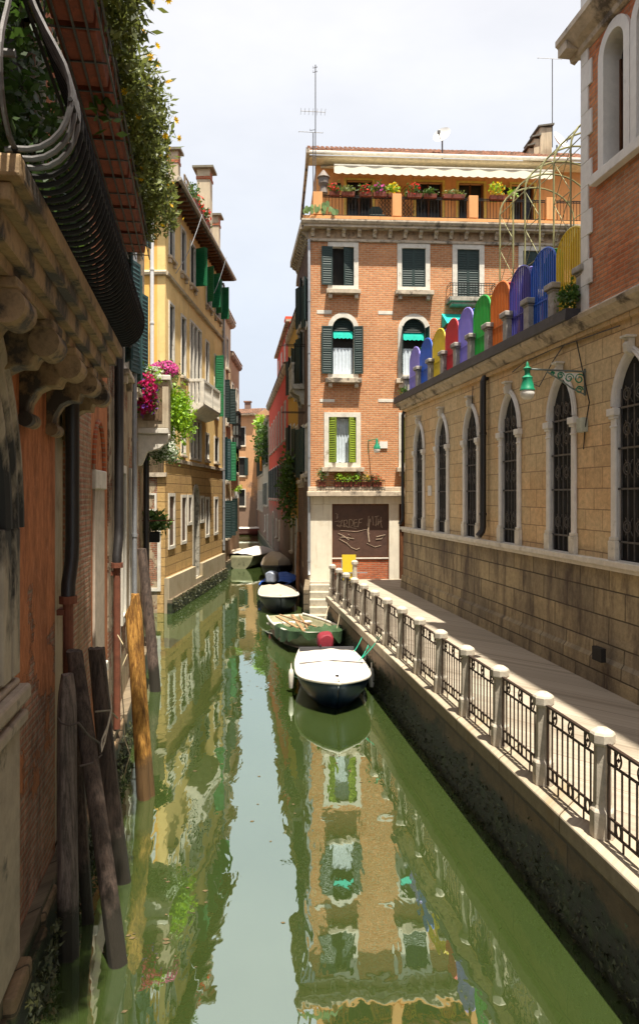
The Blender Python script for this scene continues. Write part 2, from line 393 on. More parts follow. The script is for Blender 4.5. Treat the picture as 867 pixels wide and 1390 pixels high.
# ------------------------------------------------------------------ building blocks
def opening(x0, x1, z0, z1, kind='rect', g=0.0):
    x0 -= g; x1 += g; z0 -= g; z1 += g; w = x1 - x0; xc = (x0 + x1) / 2
    if kind == 'rect': return [(x0,z0),(x1,z0),(x1,z1),(x0,z1)]
    pts = [(x0, z0), (x1, z0)]
    if kind == 'round':
        r = w / 2; zs = z1 - r
        pts += [(xc + r * math.cos(a), zs + r * math.sin(a)) for a in [PI * k / 12 for k in range(13)]]
    elif kind == 'seg':
        h = w * .22; zs = z1 - h; rr = (w*w/4 + h*h) / (2*h); a0 = math.asin(w/2/rr)
        pts += [(xc + rr * math.sin(a0 - 2*a0*k/8), z1 - rr + rr * math.cos(a0 - 2*a0*k/8)) for k in range(9)]
    else:
        rr = w * .95; h = math.sqrt(rr*rr - (rr - w/2)**2); zs = z1 - h; am = math.acos((rr - w/2) / rr)
        pts += [(x1 - rr + rr * math.cos(am*k/7), zs + rr * math.sin(am*k/7)) for k in range(8)]
        pts += [(x0 + rr - rr * math.cos(am*k/7), zs + rr * math.sin(am*k/7)) for k in range(6, -1, -1)]
    return pts

def shutter_mb(xh, z0, z1, w, side, ang, y=-.05, pitch=.085, t=.035, arch=False):
    mb = MB(); d = 1 if side == 'L' else -1
    n = max(3, int((z1 - z0 - .12) / pitch))
    mb.box(.0, w, -t*.25, t*.25, z0, z1)
    for a, b in ((0, .05), (w - .05, w)): mb.box(a, b, -t/2, t/2, z0, z1)
    for a, b in ((z0, z0 + .06), (z1 - .06, z1), ((z0+z1)/2 - .03, (z0+z1)/2 + .03)): mb.box(.05, w - .05, -t/2, t/2, a, b)
    for k in range(n):
        z = z0 + .07 + k * (z1 - z0 - .14) / n
        mb.add([(.05, -t*.6, z), (w-.05, -t*.6, z), (w-.05, 0, z+pitch*.7), (.05, 0, z+pitch*.7)], [(0,1,2,3)])
        mb.add([(.05, t*.6, z), (w-.05, t*.6, z), (w-.05, 0, z+pitch*.7), (.05, 0, z+pitch*.7)], [(0,1,2,3)])
    a = R(ang); ca, sa = math.cos(a), math.sin(a)
    mb.v = [(xh + d * (p[0]*ca) + d * p[1]*sa*0 - p[1]*sa*d, y - p[0]*sa - p[1]*ca, p[2]) for p in mb.v]
    return mb

def window(par, x0, x1, z0, z1, kind='rect', sur=.12, proud=.04, depth=.22, sill=None, pane=None, shut=(), shm=None, stone=None,
           curtain=None, bars=None, frame=None, label=None, sm=None, bottom=True, mull=None, name='window'):
    stone = stone or WHITE; pane = pane or GLASS
    g = max(sur, .005)
    inner = opening(x0, x1, z0, z1, kind)
    ow = x1 - x0
    outer = opening(x0, x1, z0, z1, kind, g)
    if kind in ('gothic',): outer = [(p[0], p[1]) for p in opening(x0, x1, z0, z1, kind, g)]
    if not bottom: outer = [(p[0], max(p[1], z0 - .005)) for p in outer]
    mb = MB().holed(outer, [inner], -proud, .03, depth)
    w = mb.build(name, stone, par, frame, label=label)
    MB().prism(opening(x0, x1, z0, z1, kind, .015), depth - .02, depth + .02).build('pane', pane, w)
    if mull:
        m2 = MB()
        for t in mull[0]: m2.box(x0 + ow*t - .02, x0 + ow*t + .02, depth - .06, depth - .025, z0, z1 - (ow*.1 if kind != 'rect' else 0))
        for t in mull[1]: m2.box(x0, x1, depth - .058, depth - .027, z0 + (z1-z0)*t - .02, z0 + (z1-z0)*t + .02)
        m2.box(x0, x0+.045, depth - .062, depth - .023, z0, z1 - (ow*.5 if kind != 'rect' else 0)); m2.box(x1-.045, x1, depth - .062, depth - .023, z0, z1 - (ow*.5 if kind != 'rect' else 0))
        m2.build('sash', mull[2], w)
    if sill:
        o, h, pr = sill; s = MB().box(x0-g-o, x1+g+o, -pr, .02, z0-g-h, z0-g-.002)
        if pr > .12:
            for xx in (x0 - g*.5, x1 + g*.5): s.box(xx-.07, xx+.07, -pr*.75, .02, z0-g-h-.16, z0-g-h+.002)
        s.build('sill', sm or LEDGE, w, bevel=.012)
    for sh in shut:
        side, ang = sh[0], sh[1]; wd = sh[2] if len(sh) > 2 else ow/2 - .005
        yy = sh[3] if len(sh) > 3 else -proud - .03
        zt = z1 - .01 if kind == 'rect' else z1 - ow*.42
        shutter_mb(x0 if side == 'L' else x1, z0 + .01, zt, wd, side, ang, yy).build('shutter', shm or DKGREEN, w)
    if curtain:
        c0, c1, d0, d1 = curtain
        MB().grid(lambda a, b: (x0 + ow*(c0 + (c1-c0)*a), depth - .05 + .014*math.sin(a*34) , z0 + (z1-z0)*(d0 + (d1-d0)*b) - (.03*abs(math.sin(a*9)) if b == 0 else 0)), 40, 3).build('curtain', CURTAIN, w)
    if bars:
        b3 = MB(); nb, nh = bars
        for k in range(nb):
            xx = x0 + ow*(k+1)/(nb+1); b3.box(xx-.011, xx+.011, .03, .052, z0, z1 - (abs(xx-(x0+x1)/2)*.9 if kind != 'rect' else 0))
        for k in range(nh):
            zz = z0 + (z1-z0)*(k+.5)/nh; b3.box(x0, x1, .028, .054, zz-.012, zz+.012)
        b3.build('grille', IRON, w)
    return opening(x0, x1, z0, z1, kind, min(.02, g*.8))

def shell(mb, x0, x1, z0, z1, depth, holes):
    """closed block whose front face has openings"""
    mb.holed([(x0,z0),(x1,z0),(x1,z1),(x0,z1)], holes, 0, depth, .3)
    mb.add([(x0,depth,z0),(x1,depth,z0),(x1,depth,z1),(x0,depth,z1)], [(0,1,2,3)])
    return mb

def tiles(x0, x1, y0, z0, y1, z1, pitch=.2, rows=8, amp=.04):
    """pantile slope from eave (y0,z0) up to ridge (y1,z1): half-round covers course by course, each tile its own island"""
    mb = MB(); rnd = random.Random(int(x0*7 + y0*13) + 5); n = max(1, int((x1-x0)/pitch))
    L_ = math.hypot(y1-y0, z1-z0); dy, dz = (y1-y0)/L_, (z1-z0)/L_; cl = L_/rows
    mb.add([(x0,y0,z0-.02),(x1,y0,z0-.02),(x1,y1,z1-.02),(x0,y1,z1-.02)], [(0,1,2,3)])
    for i in range(n):
        xc = x0 + (i+.5)*(x1-x0)/n
        for j in range(rows):
            a = j*cl - .03; b = (j+1)*cl + .05; lift = .02 + rnd.uniform(-.006,.008); dx = rnd.uniform(-.012,.012)
            pr = [(math.cos(PI*k/5), math.sin(PI*k/5)) for k in range(6)]
            vs = [(xc+dx+c*pitch*.42, y0+dy*a, z0+dz*a + s*amp + lift + .015) for c, s in pr] + [(xc+dx+c*pitch*.36, y0+dy*b, z0+dz*b + s*amp*.8 + lift - .02) for c, s in pr]
            mb.add(vs, [(k, k+1, k+7, k+6) for k in range(5)] + [(0,1,2,3,4,5)])
    return mb

def leaves(n, cen, rad, size, seed=0, clumps=10, spread=.38, long=1.0, droop=0.0, mb=None, shellf=.0):
    rnd = random.Random(seed); mb = mb or MB(); cs = []
    for _ in range(clumps):
        while True:
            p = Vector((rnd.uniform(-1,1), rnd.uniform(-1,1), rnd.uniform(-1,1)))
            if shellf < p.length < 1: break
        cs.append(p)
    for i in range(n):
        c = rnd.choice(cs); p = c + Vector((rnd.gauss(0,spread), rnd.gauss(0,spread), rnd.gauss(0,spread)*.9))
        if p.length > 1.35: continue
        p = Vector((cen[0]+p.x*rad[0], cen[1]+p.y*rad[1], cen[2]+p.z*rad[2] - droop*abs(p.x*p.y)))
        d = Vector((rnd.gauss(0,1), rnd.gauss(0,1), rnd.gauss(.3,1)-droop)).normalized()
        e = d.cross(Vector((rnd.gauss(0,1), rnd.gauss(0,1), rnd.gauss(0,1)))).normalized()
        s = size*rnd.uniform(.6,1.4); l = s*long
        mb.add([p, p + d*l*.5 + e*s*.32, p + d*l, p + d*l*.5 - e*s*.32], [(0,1,2,3)])
    return mb
def flowers(n, cen, rad, size, seed=0, mb=None, petals=5, top=False, clumps=0):
    rnd = random.Random(seed); mb = mb or MB()
    for i in range(n):
        while True:
            p = Vector((rnd.uniform(-1,1), rnd.uniform(-1,1), rnd.uniform(-.2 if top else -1,1)))
            if .55 < p.length < 1.0: break
        c = Vector((cen[0]+p.x*rad[0], cen[1]+p.y*rad[1], cen[2]+p.z*rad[2]))
        nrm = (p + Vector((rnd.gauss(0,.4), rnd.gauss(0,.4), rnd.gauss(.2,.4)))).normalized()
        a = nrm.orthogonal().normalized(); b = nrm.cross(a); s = size*rnd.uniform(.75,1.25)
        vs = [c - nrm*s*.15]
        for k in range(petals*2):
            w = PI*k/petals; r = s*(.5 if k % 2 else .28); vs.append(c + (a*math.cos(w)+b*math.sin(w))*r + nrm*s*.05)
        mb.add(vs, [(0, 1+k, 1+(k+1) % (petals*2)) for k in range(petals*2)])
    return mb
def circle(cx, cy, r, n=24, a0=0, a1=2*PI):
    return [(cx + r*math.cos(a0+(a1-a0)*k/n), cy + r*math.sin(a0+(a1-a0)*k/n)) for k in range(n + (0 if abs(a1-a0-2*PI) < 1e-6 else 1))]

# ------------------------------------------------------------------ camera, sun, sky
cam = bpy.data.cameras.new('camera'); co_ = bpy.data.objects.new('camera', cam); COL.objects.link(co_)
co_.location = (0, 0, CAMZ); co_.rotation_euler = (R(90), 0, 0)
cam.sensor_fit = 'AUTO'; cam.sensor_width = 36; cam.lens = FPX/1390*36
cam.shift_y = -(695-V0)/1390; cam.shift_x = 0
cam.clip_start = .1; cam.clip_end = 2000; sc.camera = co_
SV = Vector((.125, -.30, 1)).normalized()
sun = bpy.data.lights.new('sun', 'SUN'); sun.energy = 4.0; sun.angle = R(.6); sun.color = (1, .93, .80)
so = bpy.data.objects.new('sun', sun); COL.objects.link(so); so.rotation_euler = SV.to_track_quat('Z', 'Y').to_euler(); so.location = (3, -5, 40)
w = bpy.data.worlds.new('World'); sc.world = w; w.use_nodes = True; nt = w.node_tree
bg = nt.nodes['Background']; sk = nt.nodes.new('ShaderNodeTexSky'); sk.sky_type = 'NISHITA'; sk.sun_disc = False
sk.sun_elevation = math.asin(SV.z); sk.sun_rotation = math.atan2(SV.x, SV.y); sk.air_density = 1.0; sk.dust_density = 5; sk.ozone_density = 1
bg.inputs['Strength'].default_value = .12
# thin white overcast over the blue sky: whiter overhead, a little bluer low down
tc = nt.nodes.new('ShaderNodeTexCoord'); sp = nt.nodes.new('ShaderNodeSeparateXYZ'); L(nt, tc.outputs['Generated'], sp.inputs[0])
cl = mixc(nt, 1., ramp(nt, sp.outputs[2], [(0.0, (.69,.79,.93)), (.25, (.76,.845,.96)), (.55, (.93,.957,1)), (1., (.957,.97,1))]), (3.75,3.62,3.52), 'MULTIPLY')
nz = noise(nt, tc.outputs['Generated'], 2.2, 5, .6, (1,1,2.5))
L(nt, mixc(nt, ramp(nt, nz, [(.3, .72), (.7, .9)]), mixc(nt, 1., sk.outputs[0], (.5,.5,.5), 'MULTIPLY'), cl), bg.inputs['Color'])
sc.view_settings.view_transform = 'Standard'; sc.view_settings.look = 'None'; sc.view_settings.exposure = 1.42; sc.view_settings.gamma = 1
sc.cycles.use_denoising = True
sc.cycles.max_bounces = 6; sc.cycles.diffuse_bounces = 3; sc.cycles.glossy_bounces = 3; sc.cycles.transmission_bounces = 2
sc.cycles.sample_clamp_indirect = 8; sc.cycles.caustics_reflective = False; sc.cycles.caustics_refractive = False

# ------------------------------------------------------------------ water
def make_water():
    m, nt, b = nodes('canal water')
    co = coords(nt, False)
    n1 = noise(nt, co, 1.0, 3, .55, (2.6, .9, 1), .4); n2 = noise(nt, co, 5.0, 3, .5, (1.6, 1, 1)); n3 = noise(nt, co, .35, 2, .5)
    L(nt, mixc(nt, ramp(nt, n3, [(.35, 0.), (.7, 1.)]), (.034,.054,.013), (.046,.068,.019)), b.inputs['Base Color'])
    b.inputs['Roughness'].default_value = .5; b.inputs['Specular IOR Level'].default_value = 0
    mm = N(nt, 'ShaderNodeMath', operation='MULTIPLY_ADD'); L(nt, n2, mm.inputs[0]); mm.inputs[1].default_value = .06; L(nt, n1, mm.inputs[2])
    bn = N(nt, 'ShaderNodeBump'); bn.inputs['Distance'].default_value = .0062; bn.inputs['Strength'].default_value = .5; L(nt, mm.outputs[0], bn.inputs['Height'])
    gl = N(nt, 'ShaderNodeBsdfGlossy'); gl.inputs['Color'].default_value = (.86,.97,.93,1); gl.inputs['Roughness'].default_value = .012; L(nt, bn.outputs[0], gl.inputs['Normal'])
    fr = N(nt, 'ShaderNodeFresnel'); fr.inputs['IOR'].default_value = 1.45; L(nt, bn.outputs[0], fr.inputs['Normal'])
    mr = N(nt, 'ShaderNodeMapRange'); L(nt, fr.outputs[0], mr.inputs[0]); mr.inputs[3].default_value = .40; mr.inputs[4].default_value = 1.0
    mx = nt.nodes.new('ShaderNodeMixShader'); L(nt, mr.outputs[0], mx.inputs[0]); L(nt, b.outputs[0], mx.inputs[1]); L(nt, gl.outputs[0], mx.inputs[2]); L(nt, mx.outputs[0], nt.nodes['Material Output'].inputs[0])
    return m
def water_fn(a, b):
    return (-40 + 80*a, -12 + 132*b, 0)
WATER = make_water()
struct(MB().add([(-40,-12,0),(45,-12,0),(45,160,0),(-40,160,0)], [(0,1,2,3)]).build('water', WATER), 'calm murky green canal water')
struct(MB().add([(-300,-300,-1.5),(300,-300,-1.5),(300,600,-1.5),(-300,600,-1.5)], [(0,1,2,3)]).build('canal_bed', MOSSDARK), 'dark canal bed under the water')

# ================================================================== GROUND AND QUAY
def qx(Y): return 3.488 - .137*Y
FQ = Fr(qx(22.7), 22.7, .137, -1)
def q_loc(Y): return (22.7 - Y) * 1.0093
COPB = brick('coping blocks', (.42,.36,.27), (.34,.28,.20), (.12,.09,.05), 1.55, 9, .012, dark=(.28,.19,.09), df=.66, bd=.006, off=0)
PAVEM = PAVE
# walkway from the quay coping to the sandstone wall and on to the little square
pv = [(qx(-5)+.24,-5), (8.6,-5), (8.6,12), (9,27.9), (-.37,26.98), (-.36,26.25), (.36,26.25), (.40,24.2), (qx(22.7)+.25,22.7)]
struct(MB().prism([(p[0],p[1]) for p in pv], -.5, 1.09, 'z').build('walkway', PAVEM), 'pale stone paved walkway along the canal')
q = thing('quay_wall', 'dark weedy stone quay wall with pale coping stones under the iron railing', 'quay wall', FQ)
MB().box(0, 28, -.13, .2, -1.2, .925).build('wall_face', MOSSDARK, q)
MB().box(-.02, 28, -.19, .26, .92, 1.1).build('coping', COPB, q, bevel=.018)
sd = MB(); rnd = random.Random(3)
for k in range(5200):
    x = rnd.uniform(0, 27); z = rnd.betavariate(1.2,2.6)*.75; s = rnd.uniform(.012,.04); y = -.132 - rnd.uniform(0,.03)
    d = Vector((rnd.gauss(0,1),rnd.gauss(0,.5),rnd.gauss(-.6,1))).normalized()*s; e_ = Vector((rnd.gauss(0,1),rnd.gauss(0,1),rnd.gauss(0,1))).normalized()*s*.6
    p = Vector((x,y,z)); sd.add([p-e_,p+e_,p+d*1.6],[(0,1,2)])
sd.build('weed', WEED, q)
st = thing('water_steps', 'worn stone steps down to the water beside the brick house corner', 'steps', loc=(0,24.5,0))
sb = MB()
for k in range(6): sb.box(-.34, .36, -.25 + k*.32, 1.75, -.9 + k*0, -.03 + k*.22 - .004*k)
sb.build('steps', COPING, st, bevel=.02)
MB().box(-.52, -.345, -.6, 2.47, -1, 1.12).build('side_wall', MOSS, st)
MB().box(.365, .60, -1.75, 1.7, -1, 1.085).build('side_wall', MOSSDARK, st)

# railing on the quay: stone posts and iron panels
rl = thing('quay_railing', 'white stone posts with black iron panels along the quay edge', 'railing', FQ)
POSTM = plain('cream railing stone', (.46,.41,.33), .75, var=.22, vs=9, stain=(.30,.20,.09), sfac=.6, ss=4, bd=.008)
def post_mb(x, y=0, z=1.1):
    mb = MB()
    oct_ = [(.104,0),(.104,.24),(.096,.255),(.084,.27),(.078,.30),(.070,.83),(.074,.84)]
    mb.lathe([(r*1.08, z+h) for r, h in oct_], x, y, 8)
    return mb
def cap_mb(x, y=0, z=1.1):
    return MB().lathe([(.078,z+.83),(.106,z+.85),(.112,z+.865),(.112,z+.935),(.100,z+.955),(.05,z+.985),(.0,z+.99)], x, y, 8)
PY = [6.7 + 1.221*k for k in range(-3, 14)]
pm = cm = None
for Y in PY:
    if pm is None:
        o = post_mb(0).build('post', POSTM, rl, smooth=False, bevel=.004); o.location = (q_loc(Y), 0, 0)
        c = cap_mb(0).build('cap', POSTM, o); pm = o
    else:
        o2 = pm.copy(); COL.objects.link(o2); o2.parent = rl; o2.location = (q_loc(Y), 0, 0); o2.rotation_euler.z = 0
        c2 = c.copy(); COL.objects.link(c2); c2.parent = o2
def panel_mb(Lp):
    mb = MB(); z = 1.1; a, b = .10, Lp - .10
    for h in (.86, .70, .22, .10): mb.bar((a,0,z+h),(b,0,z+h), .02 if h < .8 else .035, .018 if h < .8 else .022)
    for x in (a+.012, b-.012): mb.bar((x,0,z+.02),(x,0,z+.87), .022)
    n = 9
    for k in range(1, n): 
        x = a + (b-a)*k/n; mb.bar((x,0,z+.10),(x,0,z+.86 if k % 2 else z+.70), .014)
    for k in range(n):
        if k % 3 != 1: continue
        x = a + (b-a)*(k+.5)/n
        for zz, rr in ((.78,.045), (.16,.035)):
            for s in (-1,1): mb.tube([(x+s*.018 + s*rr*.6*math.sin(t*PI), 0, z+zz-.06+.12*t) for t in [i/6 for i in range(7)]], .009, 4)
        mb.lathe([(.0,z+.755),(.018,z+.78),(0,z+.805)], x, 0, 6)
    for x in (a+.25, b-.25): mb.bar((x,0,z-.0),(x,0,z+.11), .014)
    return mb
pp = None
for Y0_, Y1_ in zip(PY[1:], PY[:-1]):
    x0 = q_loc(Y0_); Lp = 1.221*1.0093
    if pp is None: pp = panel_mb(Lp).build('railing_panel', RUSTIRON, rl); pp.location = (x0,0,0)
    else:
        o = pp.copy(); COL.objects.link(o); o.parent = rl; o.location = (x0,0,0)
# return of the railing at the far end, turning to the square
xe = q_loc(PY[-1])
for k in (1, ):
    o2 = pm.copy(); COL.objects.link(o2); o2.parent = rl; o2.location = (-1.95, .98, 0)
    c2 = c.copy(); COL.objects.link(c2); c2.parent = o2
    o2 = pm.copy(); COL.objects.link(o2); o2.parent = rl; o2.location = (-1.1, .92, 0)
    c2 = c.copy(); COL.objects.link(c2); c2.parent = o2
sg = thing('yellow_board', 'yellow board with a grey metal rail at the head of the water steps', 'board', loc=(.98,24.6,1.09))
MB().box(-.23,.23,-.012,.012,.25,1.12).build('panel', PAINTS['yellow'], sg)
g_ = MB(); g_.bar((-.30,-.03,.52),(.62,-.03,.52),.035); g_.bar((-.235,0,0),(-.235,0,.95),.035); g_.bar((.235,0,0),(.235,0,.95),.035); g_.build('frame', ZINC, sg)

# ================================================================== SANDSTONE BUILDING (right)
FS = Fr(2.864, 24.8, .1505, -1)
WS = lambda Y: (24.8 - Y) * 1.0113
ss = thing('sandstone_building', 'long sandstone wall with white pointed windows, iron grilles and a dark stained base', 'building', FS)
holes = []
wy = [23.0, 20.75, 18.45, 16.1, 13.75, 11.45, 9.1]
for Y in wy:
    x = WS(Y); hw = .45
    holes.append(opening(x-hw, x+hw, 3.16, 6.42, 'gothic', .02))
    g = .10
    mb = MB()
    inn = opening(x-hw, x+hw, 3.15, 6.42, 'gothic'); out = opening(x-hw, x+hw, 3.15, 6.42, 'gothic', g)
    out = [(p[0], max(p[1], 3.145)) for p in out]
    mb.holed(out, [inn], -.04, .03, .07)
    o = mb.build('window', WHITE_CLEAN, ss, bevel=0)
    inn2 = opening(x-hw-.07, x+hw+.07, 3.15, 6.42, 'gothic', .0); inn2 = [(p[0], p[1]+.035 if p[1] > 4 else p[1]) for p in inn2]
    # moulding bead round the arch
    arc = [p for p in opening(x-hw-.05, x+hw+.05, 3.15, 6.47, 'gothic') if p[1] > 5.4]
    MB().tube([(p[0], -.05, p[1]) for p in arc], .028, 6).tube([(p[0]*1, -.035, p[1]) for p in [(x+(a-x)*1.12, 5.55+(b-5.55)*1.05) for a, b in arc]], .03, 6).build('archivolt', WHITE_CLEAN, o)
    for s in (-1, 1):
        xc = x + s*(hw+.045)
        c = MB().box(xc-.07, xc+.07, -.065, .0, 3.47, 5.47).box(xc-.085, xc+.085, -.08, .0, 5.28, 5.33).build('pilaster', WHITE_CLEAN, o, bevel=.025)
        MB().box(xc-.105, xc+.105, -.09, .0, 3.14, 3.46).box(xc-.09, xc+.09, -.08, .0, 3.46, 3.52).build('plinth', WHITE, c, bevel=.012)
        MB().box(xc-.09, xc+.09, -.09, .0, 5.43, 5.485).box(xc-.12, xc+.12, -.11, .0, 5.48, 5.60).build('capital', WHITE_CLEAN, c, bevel=.012)
    ap = 6.42 + .10
    MB().prism([(-.02,ap-.16),(-.14,ap-.10),(-.16,ap+.03),(-.12,ap+.07),(-.15,ap+.12),(-.0,ap+.12)], x-.055, x+.055, 'x').box(x-.10, x+.10, -.18, 0, ap+.12, ap+.16).build('keystone', WHITE, o, bevel=.01)
    MB().prism(opening(x-hw, x+hw, 3.15, 6.42, 'gothic', .015), .055, .075).build('pane', DARKIN, o)
    gr = MB()
    for k in range(5):
        xx = x - hw + 2*hw*(k+.5)/5; gr.bar((xx,.02,3.18),(xx,.02,5.9 if k != 2 else 6.25), .02)
    for zz in (3.45,4.3,4.95,5.6): gr.bar((x-hw,.02,zz),(x+hw,.02,zz), .03, .03)
    for zz in (3.7, 4.62, 5.25, 5.8):
        for k in range(2):
            xc = x + (-.17 if k else .17)
            for rr in (.10,.055): gr.tube([(xc+a, -.005, zz+b) for a, b in circle(0,0,rr,10)], .010, 4, closed=True)
            gr.tube([(xc-.10,.03,zz-.14),(xc,.02,zz),(xc+.10,.03,zz+.14)], .009, 4)
            gr.tube([(xc+.10,.03,zz-.14),(xc,.02,zz),(xc-.10,.03,zz+.14)], .009, 4)
    gr.build('grille', GREYIRON, o)
XN = 30
MB().holed([(0,3.08),(XN,3.08),(XN,7.0),(0,7.0)], holes, 0, .3).build('wall', ASHLAR, ss)
MB().add([(-.0,0.02,3.0),(0,9,3.0),(0,9,7.0),(0,0.02,7.0)], [(0,1,2,3)]).add([(.0,9,1),(XN,9,1),(XN,9,7.4),(0,9,7.4)], [(0,1,2,3)]).build('end_wall', ASHLAR, ss)
MB().add([(-.03,-.06,1.0),(XN,-.30,1.0),(XN,-.03,3.0),(-.03,-.03,3.0),(-.03,9,1.0),(-.03,9,3.0),(XN,.1,3.0)], [(0,1,2,3),(0,3,5,4),(3,2,6,5)]).build('base', ASHLOW, ss)
MB().add([(-.05,-.14,1.0),(XN,-.38,1.0),(XN,-.34,1.5),(-.05,-.10,1.5),(XN,-.2,1.54),(-.05,.0,1.54),(-.05,9,1.0),(-.05,9,1.5)], [(0,1,2,3),(3,2,4,5),(0,3,7,6)]).build('skirting', ASHLOW, ss)
MB().box(-.08, XN, -.15, .02, 3.04, 3.14).box(-.05, XN, -.10, .02, 2.97, 3.04).build('string_course', WHITE, ss, bevel=.015)
MB().box(-.07, XN, -.07, .03, 6.98, 7.06).build('moulding', ASHLAR, ss)
MB().prism([(-.0,7.06),(-.12,7.08),(-.16,7.16),(-.26,7.22),(-.28,7.28),(0,7.28)], -.22, XN, 'x').build('cornice', LEDGE, ss)
MB().prism([(-.30,7.285),(-.32,7.30),(-.30,7.50),(9,7.52),(9,7.285)], -.26, WS(13.0)-.035, 'x').build('parapet_slab', plain('dark roofing slab', (.035,.033,.036), .6, var=.4, vs=4, stain=(.10,.09,.08), sfac=.6), ss)
# drain and small vent in the base
MB().box(WS(11.95)-.14, WS(11.95)+.14, -.335, -.25, 1.52, 1.74).build('vent', DARKIN, ss)
def pipe(par, x, z0, z1, mat, r=.05, y=-.11, frame=None, kick=True, top=True, name='downpipe'):
    pts = [(x,.0,z1+.03),(x,y*.7,z1+.02),(x,y,z1-.08)] if top else [(x,y,z1)]
    n = 6
    pts += [(x,y,z1-.1-(z1-z0-.3)*k/n) for k in range(1,n+1)]
    if kick: pts += [(x,y-.02,z0+.1),(x,y-.12,z0-.02)]
    mb = MB().tube(pts, r, 10)
    z = z0 + .5
    while z < z1 - .2: mb.tube([(x,y,z-.03),(x,y,z+.03)], r*1.22, 10); z += 1.9
    return mb.build(name, mat, par, frame, smooth=True)
pipe(ss, WS(17.42), 3.25, 6.95, BLACKPIPE, .075, -.12)
pipe(ss, -.0+.12, 3.25, 6.95, BLACKPIPE, .055, -.10)
# cables on the wall
for pts in ([(9.0,6.85),(9.6,6.95),(10.9,6.98),(13.2,6.9)], [(11.8,6.95),(12.05,6.3),(12.25,5.8),(12.1,5.35),(12.05,5.0)], [(9.7,6.55),(10.3,6.35),(10.9,6.75),(11.35,6.98)], [(6.6,6.9),(6.5,6.2),(6.62,5.6),(6.5,5.2)]):
    MB().tube([(a,-.05,b) for a, b in pts], .011, 5).build('cable', BLACKPIPE, ss)
MB().box(11.92,12.12,-.12,0,5.30,5.55).build('junction_box', plain('grey green box', (.40,.42,.34), .6), ss, bevel=.01)
MB().box(WS(21.95)-.16, WS(21.95)+.16, -.03, 0, 4.18, 4.48).build('plaque', WHITE_CLEAN, ss, bevel=.005)

# lamp on a bracket
FL = Fr(*FS.w(WS(12.9), 0, 0).xy, .1505, -1)
lp = thing('street_lamp', 'green bracket lamp with white globe on the sandstone wall', 'street lamp', FL)
zb = 6.36
ar = MB(); ar.tube([(0,0,zb),(0,-1.08,zb+.02)], .017, 8); ar.tube([(0,-.02,zb+.05),(0,-.02,zb-.42)], .018, 6)
ar.tube([(0,-.02,zb-.40),(0,-.25,zb-.30),(0,-.5,zb-.14),(0,-.72,zb-.02)], .014, 6); ar.build('arm', plain('grey lamp arm', (.16,.20,.19), .4, .4), lp, smooth=True)
sc_ = MB()
for cy, cz, r0 in ((-.12,-.13,.10),(-.31,-.12,.085),(-.47,-.08,.065),(-.62,-.05,.04),(-.12,-.32,.07)):
    sc_.tube([(0, cy + r0*(1-.75*t)*math.cos(t*9), zb+cz + r0*(1-.75*t)*math.sin(t*9)) for t in [i/16 for i in range(17)]], .013, 5)
sc_.build('scrollwork', LAMPGREEN, lp)
e = MB()
for k, cc in enumerate(((.60,.03,.04),(.03,.08,.45),(.7,.7,.7))): pass
MB().box(-.008,.008,-.44,-.14,zb-.12,zb-.03).build('sign_plate', WHITE_CLEAN, lp)
hd = MB().lathe([(.0,zb+.16),(.02,zb+.12),(.03,zb+.06),(.075,zb+.03),(.045,zb-.02),(.05,zb-.09),(.095,zb-.13),(.085,zb-.17),(.105,zb-.24),(.115,zb-.31),(.13,zb-.33),(.13,zb-.35)], 0, -1.08, 16).build('hood', LAMPGREEN, lp, smooth=True)
gm, gnt, gb = nodes('milk glass'); gb.inputs['Base Color'].default_value = (.78,.76,.70,1); gb.inputs['Roughness'].default_value = .25
MB().lathe([(.115,zb-.35),(.125,zb-.40),(.11,zb-.46),(.07,zb-.50),(0,zb-.51)], 0, -1.08, 16).build('globe', gm, lp, smooth=True)

# rainbow railing on the terrace above
tr = thing('rainbow_railing', 'stone piers with arched railings painted in rainbow colours on the terrace wall', 'railing', FS)
pxs = [WS(Y) for Y in (23.35, 22.05, 20.85, 19.75, 18.65, 17.5, 16.4, 15.3, 14.2, 13.1)]
def pier(x, z1=8.27):
    o = MB().box(x-.12, x+.12, -.02, .24, 7.5, z1-.16).build('pier', PIERSTONE, tr, bevel=.02)
    MB().box(x-.14, x+.14, -.04, .26, z1-.17, z1-.12).box(x-.18, x+.18, -.08, .30, z1-.12, z1).build('cap', PIERSTONE, o, bevel=.025)
for x in pxs: pier(x)
pier(-.05, 8.2)
cols = ['lavender','blue','yellow','red','lavender','green','orange','indigo','blue','yellow']
back = ['green','orange','blue','blue','blue','yellow','red','lavender','green','orange']
def arch_panel(x0, x1, zt, col, y=.1, n=9, name='railing_panel', sol=.5):
    mb = MB(); w_ = x1 - x0; xc = (x0+x1)/2; z0 = 7.56; hs = w_*.36; zs = zt - hs
    top = lambda x: zs + hs*math.sqrt(max(0, 1 - ((x-xc)/(w_/2))**2))
    fr_ = [(x0, y, z0)] + [(xc - w_/2*math.cos(PI*k/14), y, zs + hs*math.sin(PI*k/14)) for k in range(15)] + [(x1, y, z0)]
    mb.tube(fr_, .022, 6)
    mb.bar((x0,y,z0+.03),(x1,y,z0+.03),.03); mb.bar((x0,y,8.1),(x1,y,8.1),.03)
    for k in range(1, n):
        x = x0 + w_*k/n; mb.box(x-w_/n*sol*.5, x+w_/n*sol*.5, y-.012, y+.012, z0, top(x))
    return mb.build(name, PAINTS[col], tr)
xs_ = [-.05] + pxs
